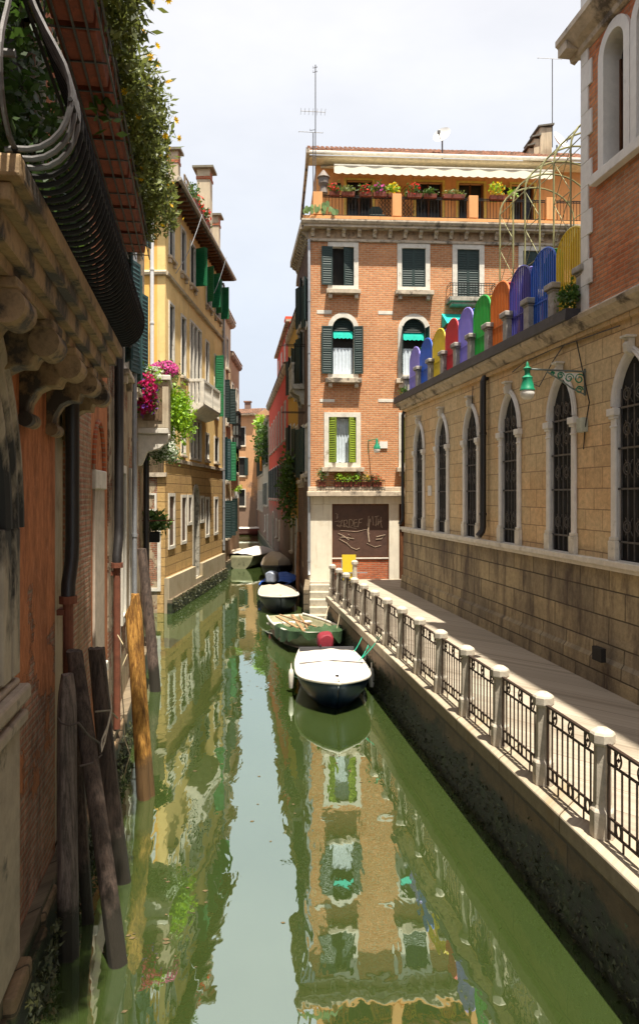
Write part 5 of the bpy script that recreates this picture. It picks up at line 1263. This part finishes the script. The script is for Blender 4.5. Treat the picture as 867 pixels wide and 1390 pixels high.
# wall slices: portal side, terracotta, pale strip, bare brick, terracotta, pale strip
def slice_(x0,x1,mat,hh=(),z1=14,y=0,name='wall'):
    return MB().holed([(x0,.45),(x1,.45),(x1,z1),(x0,z1)],list(hh),y,.3).build(name,mat,pa)
s1 = PX(75); s2 = PX(92); s3 = nx0-.12; s4 = PX(146)
TW2 = brick('terracotta plaster upper',(.36,.13,.065),(.26,.09,.05),(.24,.17,.12),.26,.07,.014,plaster=(.52,.20,.085),pf=.36,ps=.5,dark=(.07,.03,.02),df=.66,bd=.02)
slice_(-4,s1,TERRAWALL,[hs[1]])
slice_(s1,s2,PALEPL,y=.05)
slice_(s2,s3,BRICKPATCH,[hs[2]] if 0 else [])
slice_(s3,s4,TW2,[hs[0]])
slice_(s4,PL,brick('crumbling plaster edge',(.34,.15,.08),(.24,.10,.06),(.3,.22,.15),.26,.07,.013,plaster=(.42,.34,.24),pf=.46,ps=1.3,dark=(.12,.09,.06),df=.6,bd=.04),y=-.02)
MB().add([(PL,-.02,-.5),(PL,6,-.5),(PL,6,14),(PL,-.02,14)],[(0,1,2,3)]).add([(-4,6,0),(PL,6,0),(PL,6,14),(-4,6,14)],[(0,1,2,3)]).add([(-4,0,14),(PL,0,14),(PL,6,14),(-4,6,14)],[(0,1,2,3)]).add([(-4,0,0),(-4,6,0),(-4,6,14),(-4,0,14)],[(0,1,2,3)]).build('back_wall', PALEPL, pa)
MB().box(nx0,nx1,-.035,.02,1.75,4.29).build('niche_panel', plain('dusty grey panel',(.44,.37,.29),.8,var=.2), pa)
MB().box(nx0-.06,nx1+.06,-.06,.1,4.28,4.55).build('niche_cap', WHITE, pa, bevel=.02); MB().box(nx0-.08,nx1+.08,-.08,.1,1.6,1.75).build('niche_sill', WHITE, pa, bevel=.02)
MB().tube([((nx0+nx1)/2+(nx1-nx0)*.55*math.cos(a),-.0,4.55+(nx1-nx0)*.8*math.sin(a)) for a in [PI*k/8 for k in range(9)]],.05,6).build('niche_arch', BRICKLOW, pa)
MB().box(-4,PL,-.10,.02,-.6,.47).build('footing', MOSS, pa)
ft = MB(); rnd = random.Random(4); x = -1.0
while x < PL:
    l = rnd.uniform(.3,.7); h = rnd.uniform(.30,.52); ft.box(x,x+l-.02,-.10-rnd.uniform(.02,.10),-.05,-.5,h); x += l
ft.build('footing_stones', mossy('crumbling footing',(.30,.20,.11),.05,.55), pa, bevel=.03)
sd = MB(); rnd = random.Random(14)
for k in range(1800):
    x = rnd.uniform(2.5, PL); z = rnd.uniform(.02,.42); s = rnd.uniform(.02,.05); y = -.24 - rnd.uniform(0,.05)
    d = Vector((rnd.gauss(0,1),rnd.gauss(0,.6),rnd.gauss(-.6,1))).normalized()*s; e_ = Vector((rnd.gauss(0,1),rnd.gauss(0,1),rnd.gauss(0,1))).normalized()*s*.6
    p = Vector((x,y,z)); sd.add([p-e_,p+e_,p+d*1.6],[(0,1,2)])
sd.build('weed', WEED, pa)
MB().box(-4,PL+.1,-.85,.0,13.6,13.75).build('eave', BROWNWOOD, pa)  # unseen roof overhang, added and sized to keep sun off the upper wall
# crack and balcony doors
for x0,x1 in ((2.6,3.9),(5.0,6.3)):
    d_ = MB().holed([(x0-.15,6.0),(x1+.15,6.0),(x1+.15,8.75),(x0-.15,8.75)],[[(x0,6.0+.005),(x1,6.0+.005),(x1,8.6),(x0,8.6)]],-.06,.0,.2).build('balcony_door', GREYSTONE, pa)
    MB().box(x0,x1,.1,.14,6.0,8.6).build('pane', DARKIN, d_)
# portal
JM = plain('weathered portal stone',(.40,.34,.26),.8,var=.3,vs=4,stain=(.012,.010,.009),sfac=.48,ss=2.4,stretch=(1,1,.35),bd=.01)
JL = plain('portal block stone',(.36,.29,.22),.8,var=.25,vs=4,stain=(.06,.05,.035),sfac=.62,ss=2.4,bd=.01)
jx1 = F9.x(30,-.15) ; jx0 = jx1-1.1
po = MB().box(jx0,jx1,-.14,.02,.55,2.42).build('portal_block', JL, pa, bevel=.02)
MB().box(jx0,jx1+.02,-.20,.0,2.42,2.52).box(jx0,jx1+.0,-.16,.0,2.52,2.60).box(jx0,jx1+.03,-.22,.0,2.60,2.72).box(jx0,jx1-.03,-.15,.0,2.72,2.78).build('impost', JL, pa, bevel=.025)
MB().box(jx0,jx1-.04,-.11,.0,2.78,3.95).box(jx1-.26,jx1-.08,-.16,-.1,2.82,3.95).box(jx1-.52,jx1-.32,-.16,-.1,2.82,3.95).build('portal_jamb', JM, pa, bevel=.015)
am = MB(); acx = jx1-2.1; ar0 = 2.06
for r_, rr in ((ar0,.05),(ar0-.17,.055),(ar0-.36,.055)):
    am.tube([(acx+r_*math.cos(a),-.13,3.95+r_*.95*math.sin(a)) for a in [PI/2*k/16 for k in range(17)]],rr,8)
am.build('arch_moulding', JM, pa)
ai = [(acx+ar0*math.cos(PI/2*k/16),3.95+ar0*.95*math.sin(PI/2*k/16)) for k in range(17)]
ao = [(acx+(ar0-.75)*math.cos(PI/2*k/16),3.95+(ar0-.75)*.95*math.sin(PI/2*k/16)) for k in range(16,-1,-1)]
MB().prism(ai+ao,-.10,.01).build('arch_band', JM, pa)
# downpipes: dark above, narrow rusty below
for u, ztop, zk, w_ in ((83,5.3,3.35,.075),(151.5,6.6,3.35,.075)):
    x = PX(u)+.0
    MB().tube([(x,-.12,ztop),(x,-.12,zk+.35),(x-.04,-.12,zk+.15),(x-.17,-.11,zk-.1),(x-.18,-.11,zk-.25)],w_,10).build('downpipe', BLACKPIPE, pa, smooth=True)
    MB().tube([(x-.18,-.11,zk-.2),(x-.18,-.11,.5)],w_*.72,10).tube([(x-.18,-.11,zk-.22),(x-.18,-.11,zk-.30)],w_*1.25,10).box(x-.22,x-.02,-.12,0,zk-.42,zk-.36).build('pipe_foot', TERRAPIPE, pa)
ck = MB(); pts=[(PX(112),4.95),(PX(118),4.6),(PX(121),4.2),(PX(128),3.9),(PX(141),3.3),(PX(142),2.5)]
# balcony ------------------------------------------------
pb = thing('palace_balcony', 'long shaded stone balcony with bellied black iron railing on the old palace', 'balcony', F9)
def edge(Y): # outer edge of the slab in facade coordinates
    X = -.927 - .163*Y; d = Vector((X,Y,0)) - F9.o; return d.dot(F9.ex), d.dot(F9.ey)
ea, eb = edge(3.72), edge(8.62)
def slab(z0,z1,o): return MB().prism([(ea[0]-o,0.05),(ea[0]-o,ea[1]-o),(eb[0]+o,eb[1]-o),(eb[0]+o,0.05)],z0,z1,'z')
slab(5.80,5.92,.03).build('slab', BALCSTONE, pb, bevel=.02)
slab(5.70,5.80,-.03).build('slab_moulding', BALCSTONE, pb, bevel=.02)
slab(5.55,5.70,-.10).build('slab_moulding', BALCSTONE, pb, bevel=.03)
slab(5.47,5.55,-.17).build('slab_moulding', BALCSTONE, pb, bevel=.02)
for Y in (4.45,5.5,6.5,7.5,8.35):
    ex, ey = edge(Y); e_ = ey + .16
    top = 5.47; pf_ = [(0.02,top),(e_,top),(e_-.02,top-.10),(e_+.03,top-.2),(e_+.10,top-.27)]
    n0 = (e_+.10, top-.27)
    pf_ += [(e_*.72,top-.33),(e_*.5,top-.33),(e_*.32,top-.37),(e_*.17,top-.47),(e_*.10,top-.6),(e_*.02,top-.66),(0.02,top-.66)]
    o = MB().prism(pf_, ex-.13, ex+.13, 'x').build('bracket', BALCSTONE, pb, bevel=.03)
    MB().tube([(ex-.16,e_*.10-.01,top-.62),(ex+.16,e_*.10-.01,top-.62)],.065,12).build('scroll', BALCSTONE, o)
    MB().tube([(ex-.15,e_+.03,top-.16),(ex+.15,e_+.03,top-.16)],.11,14).build('scroll', BALCSTONE, o)
    MB().box(ex-.17,ex+.17,e_-.04,.03,top-.07,top+.002).build('block', BALCSTONE, o, bevel=.015)
# belly railing
nb = 46
zb5 = 5.93
prof = [(.0,zb5+.02),(.06,zb5+.02),(.12,zb5+.035),(.175,zb5+.07),(.22,zb5+.12),(.25,zb5+.18),(.268,zb5+.25),(.272,zb5+.32),(.262,zb5+.39),(.24,zb5+.46),(.20,zb5+.54),(.15,zb5+.63),(.10,zb5+.73),(.06,zb5+.83),(.035,zb5+.92),(.03,zb5+1.0)]
bar0 = None
for k in range(nb):
    t_ = k/(nb-1); x = ea[0]+(eb[0]-ea[0])*t_; y = ea[1]+(eb[1]-ea[1])*t_
    if bar0 is None:
        bar0 = MB().tube([(0,.05,zb5+.01)]+[(0,-a,z) for a,z in prof],.0155,6).build('railing_bar', GREYIRON, pb, smooth=True); o = bar0
    else:
        o = bar0.copy(); COL.objects.link(o); o.parent = pb
        if k > 2: 
            if k == 3: md = bar0.data.copy(); md.materials[0] = IRON
            o.data = md
    o.location = (x,y,0)
rr = MB()
for a,z,r_ in ((.02,zb5+1.0,.026),(.0,zb5+.015,.018),(.27,zb5+.28,.012),(.0,zb5+.9,.012)):
    rr.tube([(ea[0]-.02,ea[1]-a,z),(eb[0]+.02,eb[1]-a,z)],r_,6)
rr.build('rail', IRON, pb)
er = MB(); er2 = MB()
for k in range(7):
    y = ea[1]*(1-k/7)
    er.tube([(ea[0]+.05,y,zb5+.01)]+[(ea[0]-a,y,z) for a,z in prof],.015,6); er2.tube([(eb[0]-.05,y,zb5+.01)]+[(eb[0]+a,y,z) for a,z in prof],.0145,6)
er2.tube([(eb[0],eb[1],zb5+1.0),(eb[0],0,zb5+1.0)],.026,6); er2.build('end_railing', IRON, pb)
er.tube([(ea[0]-.02,ea[1],zb5+1.0),(ea[0]-.02,0,zb5+1.0)],.026,6); er.tube([(ea[0],ea[1],zb5+.5),(ea[0],0,zb5+.5)],.02,6)
er.build('end_railing', GREYIRON, pb)
# flower box cage and boxes on the rail
cg = MB(); zc = 7.03
def rp(t_, a): return (ea[0]+(eb[0]-ea[0])*t_, ea[1]+(eb[1]-ea[1])*t_-a)
for k in range(15):
    t_ = k/14; 
    x,y = rp(t_,.0); x2,y2 = rp(t_,.33)
    cg.tube([(x,y,zc+.28),(x,y,zc-.01),(x2,y2,zc-.01),(x2,y2,zc+.28)],.008,4)
for a,z in ((.33,zc+.27),(.34,zc+.12),(.33,zc-.012),(.17,zc-.012),(.08,zc-.012),(.25,zc-.012)):
    cg.tube([(*rp(0,a),z),(*rp(1.03,a),z)],.009,4)
cg.build('flower_box_cage', GREYIRON, pb)
ordn = ['first','second','third','fourth','fifth','sixth','seventh']
ng = 7
for k in range(ng):
    t0,t1 = k/ng+.006,(k+1)/ng-.006; xm,ym = rp((t0+t1)/2,.17); ln = (t1-t0)*math.hypot(eb[0]-ea[0],eb[1]-ea[1])
    t = thing('balcony_flower_box', ordn[k]+' terracotta flower box from the near end of the bellied iron railing', 'flower box', F9, group='flower boxes on the palace balcony')
    t.matrix_basis = F9.M @ Matrix.Translation((xm,ym,zc)) @ Matrix.Rotation(math.atan2(eb[1]-ea[1],eb[0]-ea[0]),4,'Z')
    h = ln/2
    MB().add([(-h*.96,-.12,0),(h*.96,-.12,0),(h*.96,.12,0),(-h*.96,.12,0),(-h,-.145,.25),(h,-.145,.25),(h,.145,.25),(-h,.145,.25)],[(0,3,2,1),(0,1,5,4),(1,2,6,5),(2,3,7,6),(3,0,4,7),(4,5,6,7)]).box(-h-.01,h+.01,-.155,.155,.22,.255).build('pot', TERRACOTTA, t, bevel=.008)
    big = 1 if k > 0 else .9
    leaves(int(2600), (0,-.14,.44), (h*1.15,.30*big,.30), .040, 300+k, 34, .24, 1.9, .1).build('foliage', LEAFOLIVE, t)
    flowers(12, (0,-.24,.44), (h*1.1,.36,.34), .060, 330+k, petals=8).build('flowers', YELFL, t)
# plants inside the balcony
t = thing('wall_climber','dark green climber spread to deepen the shade on the palace wall behind the bellied railing','climber',F9)  # some greenery grows here; the full spread of dark leaves stands in for shade
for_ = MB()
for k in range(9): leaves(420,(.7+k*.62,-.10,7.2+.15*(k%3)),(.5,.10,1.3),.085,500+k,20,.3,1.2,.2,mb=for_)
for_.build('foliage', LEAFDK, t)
for k,(x,y,z,r_,lb,lm_) in enumerate(((1.3,-.15,6.5,.42,'leafy climber inside the near end of the palace balcony',LEAFDK),(2.6,-.12,6.6,.38,'bushy potted plant against the palace wall on the balcony',LEAFDK),(4.3,-.1,6.3,.3,'small potted plant in the middle of the palace balcony',LEAF),(.95,-.35,7.3,.45,'tall dark climber at the top left corner above the balcony',LEAFDK))):
    potplant('balcony_plant', lb, F9, (x,y,z), .15, (r_,.24,r_*1.2), 900, .07, lm_, 400+k)
potplant('ivy_sprig','small ivy sprig poking out below the flower boxes',F9,(2.2,-.86,6.93),0,(.22,.08,.10),26,.09,LEAF,420)

# ================================================================== MOORING POLES
POLEG = woodmat('grey weathered pole',(.13,.10,.085),(.26,.20,.17),zw=(.15,.75))
POLED = woodmat('dark brown pole',(.055,.038,.030),(.13,.09,.07),zw=(.15,.9))
POLEY = woodmat('fresh yellow pole',(.24,.095,.018),(.58,.30,.065),zw=(.1,.9),wet=(.10,.055,.02))
def pole(label, top, base, r, m, seed=1, cut=None, sub=None):
    rnd = random.Random(seed); top = Vector(top); base = Vector(base); d = base - top
    base = top + d * ((top.z + 1.2) / -d.z) if True else base
    base.z = -1.2
    n = 22; mb = MB(); S_ = 14; vs = []; org = Vector((base.x, base.y, 0))
    ph = [rnd.uniform(0,6) for _ in range(4)]
    for i in range(n+1):
        f = i/n; c = base.lerp(top, f) - org + Vector((.012*math.sin(f*5+ph[0]), .012*math.sin(f*4+ph[1]), 0))
        for k in range(S_):
            a = 2*PI*k/S_; rr_ = r*(1 - .12*f)*(1+.06*math.sin(3*a+ph[2]+f*2)+.03*math.sin(7*a+ph[3])+rnd.uniform(-.012,.012))
            if i >= n-1 and cut == 'point': rr_ *= (.62 if i == n else .9)
            z = c.z
            if i == n and cut == 'slant': z += .16*math.cos(a)
            if i == n and cut != 'slant': z += rnd.uniform(-.01,.01)
            vs.append((c.x+rr_*math.cos(a), c.y+rr_*math.sin(a), z))
    fs = [(i*S_+k, i*S_+(k+1)%S_, (i+1)*S_+(k+1)%S_, (i+1)*S_+k) for i in range(n) for k in range(S_)] + [tuple(n*S_+k for k in range(S_))]
    t = mb.add(vs, fs).build('mooring_pole', m, smooth=True); t.location = (base.x, base.y, 0); tag(t, label, 'mooring pole', 'wooden mooring poles'); return t
p1 = pole('grey weathered mooring pole with narrowed top in front of the rusty downpipe', P(92,915,6.95), P(92,1299,6.7), .10, POLEG, 1, 'point')
p2 = pole('long dark leaning mooring pole crossing in front between two others', P(103,884,7.35), P(158,1308,6.6), .088, POLED, 2)
p3 = pole('dark mooring pole leaning right beside the recessed panel', P(131,880,8.3), P(166,1195,8.03), .105, POLED, 3)
pole('stubby dark pole top wedged against the wall behind the others', P(97,882,7.62), P(118,1200,7.3), .06, POLED, 9)
pole('fresh yellow mooring pole, the taller of the leaning pair', P(184,806,10.8), P(200,1078,10.3), .105, POLEY, 4, 'point')
pole('fresh yellow mooring pole with slanted cut top beside its twin', P(176,823,10.65), P(197,1085,10.2), .098, POLEY, 5, 'slant')
pole('thin brown pole leaning behind the yellow pair', P(193,745,16.5), P(206,880,16), .12, POLED, 6)
pole('slim brown pole standing in the water by the brick house', P(405.5,722,30.5), P(404.5,815,29.6), .085, woodmat('brown pole',(.16,.07,.03),(.26,.12,.05)), 7)
t = thing('pole_rope','pale rope looped around the dark mooring poles','rope',loc=(-2.2,7.5,1.6))
O_ = Vector((-2.2,7.5,1.6)); rp_ = MB()
rp_.tube([P(*p)-O_ for p in ((130,966,8.0),(152,964,7.9),(150,972,7.88),(146,990,7.8),(142,1008,7.6),(137,1022,7.3),(139,1004,7.5),(147,985,7.7),(151,966,7.85),(160,975,8.0))],.010,5)
rp_.tube([P(*p)-O_ for p in ((152,964,8.0),(150,950,8.3),(146,930,8.6))],.009,5)
rp_.build('rope', plain('pale rope',(.42,.36,.26),.9), t)
rp_ = MB(); rp_.tube([P(*p)-O_ for p in ((79,975,6.8),(84,982,6.75),(95,985,6.72),(107,981,6.75),(120,998,6.95),(135,1008,7.15),(138,1025,7.2),(125,1036,7.0),(108,1040,6.9))],.010,5)
rp_.build('knot', plain('dark rope',(.08,.06,.05),.9), t)
t = thing('slack_rope','thin pale mooring rope hanging from the wall into the water','rope',loc=(-3.0,9.5,1.5)); O_ = Vector((-3.0,9.5,1.5))
MB().tube([P(*p)-O_ for p in ((160,862,11),(174,886,10.6),(166,905,10.4),(165,925,10.3),(168,965,10.1),(170,1005,9.9),(177,1025,9.8),(172,1040,9.7),(168,1060,9.7))],.008,5).build('rope', plain('tan rope',(.40,.33,.20),.9), t)

# ================================================================== BOATS
def hull_mb(Lb, Wb, H, tr_w=.78, bow=.9, z_b=-.12, n=20, sheer=.14, fl=.72):
    """bow at +y; returns mesh and the gunwale line"""
    mb = MB(); m = 8; rows = []; gl = []; gr = []
    for i in range(n+1):
        t_ = i/n; y = -Lb/2 + Lb*t_
        wd = Wb/2 * (tr_w + (1-tr_w)*math.sin(min(1,t_*2.0)*PI/2)) if t_ < .5 else Wb/2*math.cos(max(0,(t_-.5)/.5)**1.9*PI/2)**.85
        wd = max(wd, .012); hh_ = H + sheer*max(0,(t_-.4)/.6)**2
        rake = .85*max(0,(t_-.55)/.45)**1.5
        pts = []
        for k in range(m+1):
            a = k/m  # 0 keel 1 gunwale
            xx = wd*(fl*math.sin(a*PI/2)**.7 + (1-fl)*a) if wd > .02 else wd*a
            zz = z_b + (hh_-z_b)*a**1.4; yy = y - rake*(1-a)
            pts.append((xx,yy,zz))
        rows.append([( -p[0],p[1],p[2]) for p in reversed(pts)] + pts[1:])
        gl.append((-wd,y,hh_)); gr.append((wd,y,hh_))
    k = len(rows[0]); vs = [p for r_ in rows for p in r_]
    fs = [(i*k+j,i*k+j+1,(i+1)*k+j+1,(i+1)*k+j) for i in range(n) for j in range(k-1)] + [tuple(range(k))]
    mb.add(vs, fs); return mb, gl, gr
def boat(label, loc, rz, Lb, Wb, H, hm, rimm, cover=None, coverm=None, crown=.12, group='boats moored along the canal', cat='boat', name='moored_boat', c0=0, c1=1, tr_w=.78):
    t = thing(name, label, cat, loc=loc, rz=rz, group=group)
    mb, gl, gr = hull_mb(Lb, Wb, H, tr_w); h = mb.build('hull', hm, t, smooth=True)
    sm_ = h.modifiers.new('thick','SOLIDIFY'); sm_.thickness = .03; sm_.offset = 1 if 0 else 0
    MB().tube(gl + [((gl[-1][0]+gr[-1][0])/2, gl[-1][1]+.02, gl[-1][2])] + gr[::-1], .032, 8).build('gunwale', rimm, t, smooth=True)
    if cover:
        n = len(gl)-1; i0, i1 = int(c0*n), int(c1*n)
        cv = MB(); nn = i1-i0; M_ = 10; rnd = random.Random(int(Lb*100))
        def fn(a,b):
            i = i0 + b*nn; j = min(n-1,int(i)); f = i-j
            l = Vector(gl[j]).lerp(Vector(gl[j+1]),f); r_ = Vector(gr[j]).lerp(Vector(gr[j+1]),f); p = l.lerp(r_,a)
            s = math.sin(PI*a); e_ = min(1,b*6)*min(1,(1-b)*5+.0)
            p.z += .02 + crown*(s**.6)*(.45+.55*e_) + (.016*math.sin(b*23+a*4)+.012*math.sin(a*19+b*9)+.010*math.sin(b*47-a*13))*s; return p
        cv.grid(fn, 26, 44); cv.build('cover', coverm, t, smooth=True)
    else:
        fl_ = MB(); n=len(gl)-1
        fl_.grid(lambda a,b: Vector(gl[min(n,int(b*n*.86))]).lerp(Vector(gr[min(n,int(b*n*.86))]),.06+.88*a) - Vector((0,0,H-.08)), 4, 16).build('floor', CB_, t)
        for y in (-Lb*.36,-Lb*.05,Lb*.2): MB().box(-Wb*.44,Wb*.44,y-.11,y+.11,H-.17,H-.13).build('thwart', rimm, t, bevel=.008)
    return t
HB = plain('navy hull paint',(.012,.028,.06),.3,0,var=.3,vs=3); HBK = plain('black hull paint',(.014,.015,.018),.35,var=.3,vs=3)
HGR = plain('olive hull paint',(.26,.25,.15),.45,var=.25,vs=3,stain=(.07,.07,.04),sfac=.6); HW = plain('off white boat paint',(.62,.58,.50),.45,var=.12,vs=5,stain=(.35,.28,.20),sfac=.66,ss=4)
CW = plain('white boat cover',(.56,.51,.46),.6,var=.06,vs=3,stain=(.52,.44,.36),sfac=.6,ss=1.6,bd=.01); CB_ = plain('beige boat cover',(.46,.38,.28),.7,var=.1,vs=3,stain=(.42,.34,.25),sfac=.6)
RUB = plain('dark rubber rim',(.05,.05,.055),.6); BLUET = plain('blue tarp',(.015,.09,.42),.6,var=.2,vs=4); TARP = plain('dark green tarp',(.025,.060,.018),.75,var=.4,vs=6,bd=.02)
REDC = plain('dark red cover',(.20,.010,.022),.7,var=.25,vs=6); MOTB = plain('black motor',(.012,.012,.014),.35)
def motor(t, y, z, cm, s=1, lab=None):
    MB().prism([(-.17*s,z+.14),(.15*s,z+.12),(.19*s,z+.20),(.17*s,z+.36*s),(.08*s,z+.42*s),(-.10*s,z+.44*s),(-.18*s,z+.38*s)],-.24*s+y,.26*s+y).build('motor_cowl', cm, t, bevel=.05, smooth=True, label=lab)
    MB().box(-.05*s,.05*s,y-.18,y-.06,z-.45,z+.16).box(-.09*s,.09*s,y-.08,y+.06,z-.02,z+.14).tube([(.12,y+.2,z+.2),(.14,y+.55,z+.26)],.02,6).build('motor_leg', MOTB, t)
def fender(t, x, y, z=.28, m=None):
    MB().lathe([(0,z-.20),(.045,z-.19),(.06,z-.1),(.06,z+.1),(.045,z+.19),(.015,z+.23),(.01,z+.33)],x,y,10).build('fender', m or HW, t, smooth=True)
ang = math.atan2(-.137,-1)
# bow (+y local) toward the camera
def face(dx, dy): return math.atan2(-dx, dy)
b1 = boat('white covered boat with navy hull, nearest to the camera', (.25,15.85,0), face(.06,-1), 3.9,1.52,.50,HB,HW,True,CW,.11,c0=.12)
motor(b1,-1.95,.42,REDC,1.05,'outboard motor under dark red cover')
fender(b1,-.86,-.9); fender(b1,-.86,.1); fender(b1,.86,.1)
MB().box(-.64,.64,-1.46,-1.42,.55,.64).tube([(-.68,.05,.60),(0,.08,.66),(.68,.05,.60)],.012,5).build('cover_seam', RUB, b1)
MB().box(-.03,.03,1.5,1.57,.66,.70).build('bow_fitting', IRON, b1)
b2 = boat('open white and olive boat with green tarp and oars', (-.38,20.9,0), face(.36,-1), 4.0,1.65,.50,HGR,HW,tr_w=.7)
ow_ = MB()
for k,(a,b) in enumerate((((-.3,-1.5,.56),(.35,1.2,.62)),((0,-1.3,.60),(.5,1.3,.60)),((.3,-1.6,.58),(.1,1.1,.66)),((.5,-1.2,.6),(.55,.9,.62)))): ow_.bar(a,b,.09 if k%2 else .05,.03)
ow_.build('planks', woodmat('pale planks',(.30,.17,.08),(.45,.28,.14),axis='y'), b2)
_, gl2, gr2 = hull_mb(4.0, 1.65, .50, .7)
path = gr2[9:] + gl2[::-1][1:7]
def tfn(a,b):
    f = b*(len(path)-1.001); i = int(f); p = Vector(path[i]).lerp(Vector(path[i+1]), f-i)
    inw = (Vector((0,.9,p.z)) - p); inw.z = 0; inw.normalize()
    s = a*1.0
    wv = .03*math.sin(b*37)+.02*math.sin(b*71+2)
    if s < .6:
        k = 1-s/.6; q_ = p + inw*(.62*k) + Vector((0,0,.05+.04*math.sin(k*7+b*20)+wv*k))
    else:
        k = (s-.6)/.4; q_ = p - inw*(.05+.03*math.sin(b*40)*k) + Vector((0,0,.05-k*(.26+.10*math.sin(b*9)+wv*2)))
    return q_
MB().grid(tfn,14,60).build('tarp', TARP, b2, smooth=True)
b3 = boat('beige covered boat with black hull near the slim brown pole', (-1.55,27.7,0), face(.10,-1), 4.2,1.45,.52,HBK,HW,True,CB_,.10)
b4 = boat('small boat with blue tarp and grey outboard motor', (-1.75,32.0,0), face(.12,1), 3.4,1.35,.50,HBK,BLUET,True,BLUET,.12,c0=.2)
motor(b4,-1.7,.5,plain('grey blue motor',(.20,.23,.30),.4),1.3)
b5 = boat('black boat with domed beige canvas, farthest of the right bank group', (-2.15,36.5,0), face(.12,-1), 4.2,1.45,.75,HBK,RUB,True,CB_,.55)
b6 = boat('white covered boat by the left bank under the cream house', (-4.05,44.2,0), face(.22,1), 4.6,2.0,.75,HGR,HW,True,CW,.20)
MB().tube([(-.7,-1.9,.95),(-.5,-1.5,1.02),(-.3,-1.2,1.04)],.05,6).build('rolled_canvas', CB_, b6)
b7 = boat('distant dark red boat with pale deck at the bend', (-7.0,78,0), face(1,.25), 5,1.7,.7,plain('dark red hull',(.16,.03,.02),.5),HW,True,CW,.1)
# mooring lines
t = thing('mooring_lines','teal green mooring ropes from the railing down to the nearest boat','rope',loc=(1,16,1.1)); O_ = Vector((1,16,1.1)); ml = MB()
for u0,v0,Ya,u1,v1,Yb in ((512,864,15.9,496,882,16.0),(517,862,15.6,487,897,15.3),(503,868,16.3,489,895,15.7),(494,858,17.0,480,885,16.6)):
    a = P(u0,v0,Ya)-O_; b = P(u1,v1,Yb)-O_; ml.tube([a.lerp(b,k/6)-Vector((0,0,.04*math.sin(PI*k/6))) for k in range(7)],.010,4)
ml.build('rope', plain('teal rope',(.01,.32,.20),.8), t)
t = thing('tan_mooring_line','tan rope from the quay to the boat with the green tarp','rope',loc=(.3,21,1)); O_ = Vector((.3,21,1))
MB().tube([P(450,816,22)-O_,P(445,826,21.8)-O_,P(441,840,21.2)-O_],.010,4).tube([P(461,833,20)-O_,P(459,845,19.9)-O_,P(456,858,19.8)-O_],.010,4).build('rope', plain('tan rope',(.5,.42,.28),.9), t)

# ---------------- floating bits on the water
db = MB(); rnd = random.Random(77)
cl_ = [(rnd.uniform(-2.2,1.2), rnd.uniform(5.5,24)) for _ in range(16)]
for k in range(170):
    c_ = rnd.choice(cl_); x = c_[0]+rnd.gauss(0,.22); y = c_[1]+rnd.gauss(0,.5); s_ = rnd.uniform(.008,.026); a = rnd.uniform(0,6)
    db.add([(x+s_*math.cos(a+w)*(1.6 if i%2 else .8), y+s_*math.sin(a+w), .004) for i,w in enumerate((0,1.57,3.14,4.71))],[(0,1,2,3)])
o = db.build('floating_leaves', plain('brown leaf bits',(.10,.07,.03),.8,var=.5,vs=20)); o['kind'] = 'stuff'; o['label'] = 'small brown leaf bits floating on the canal'
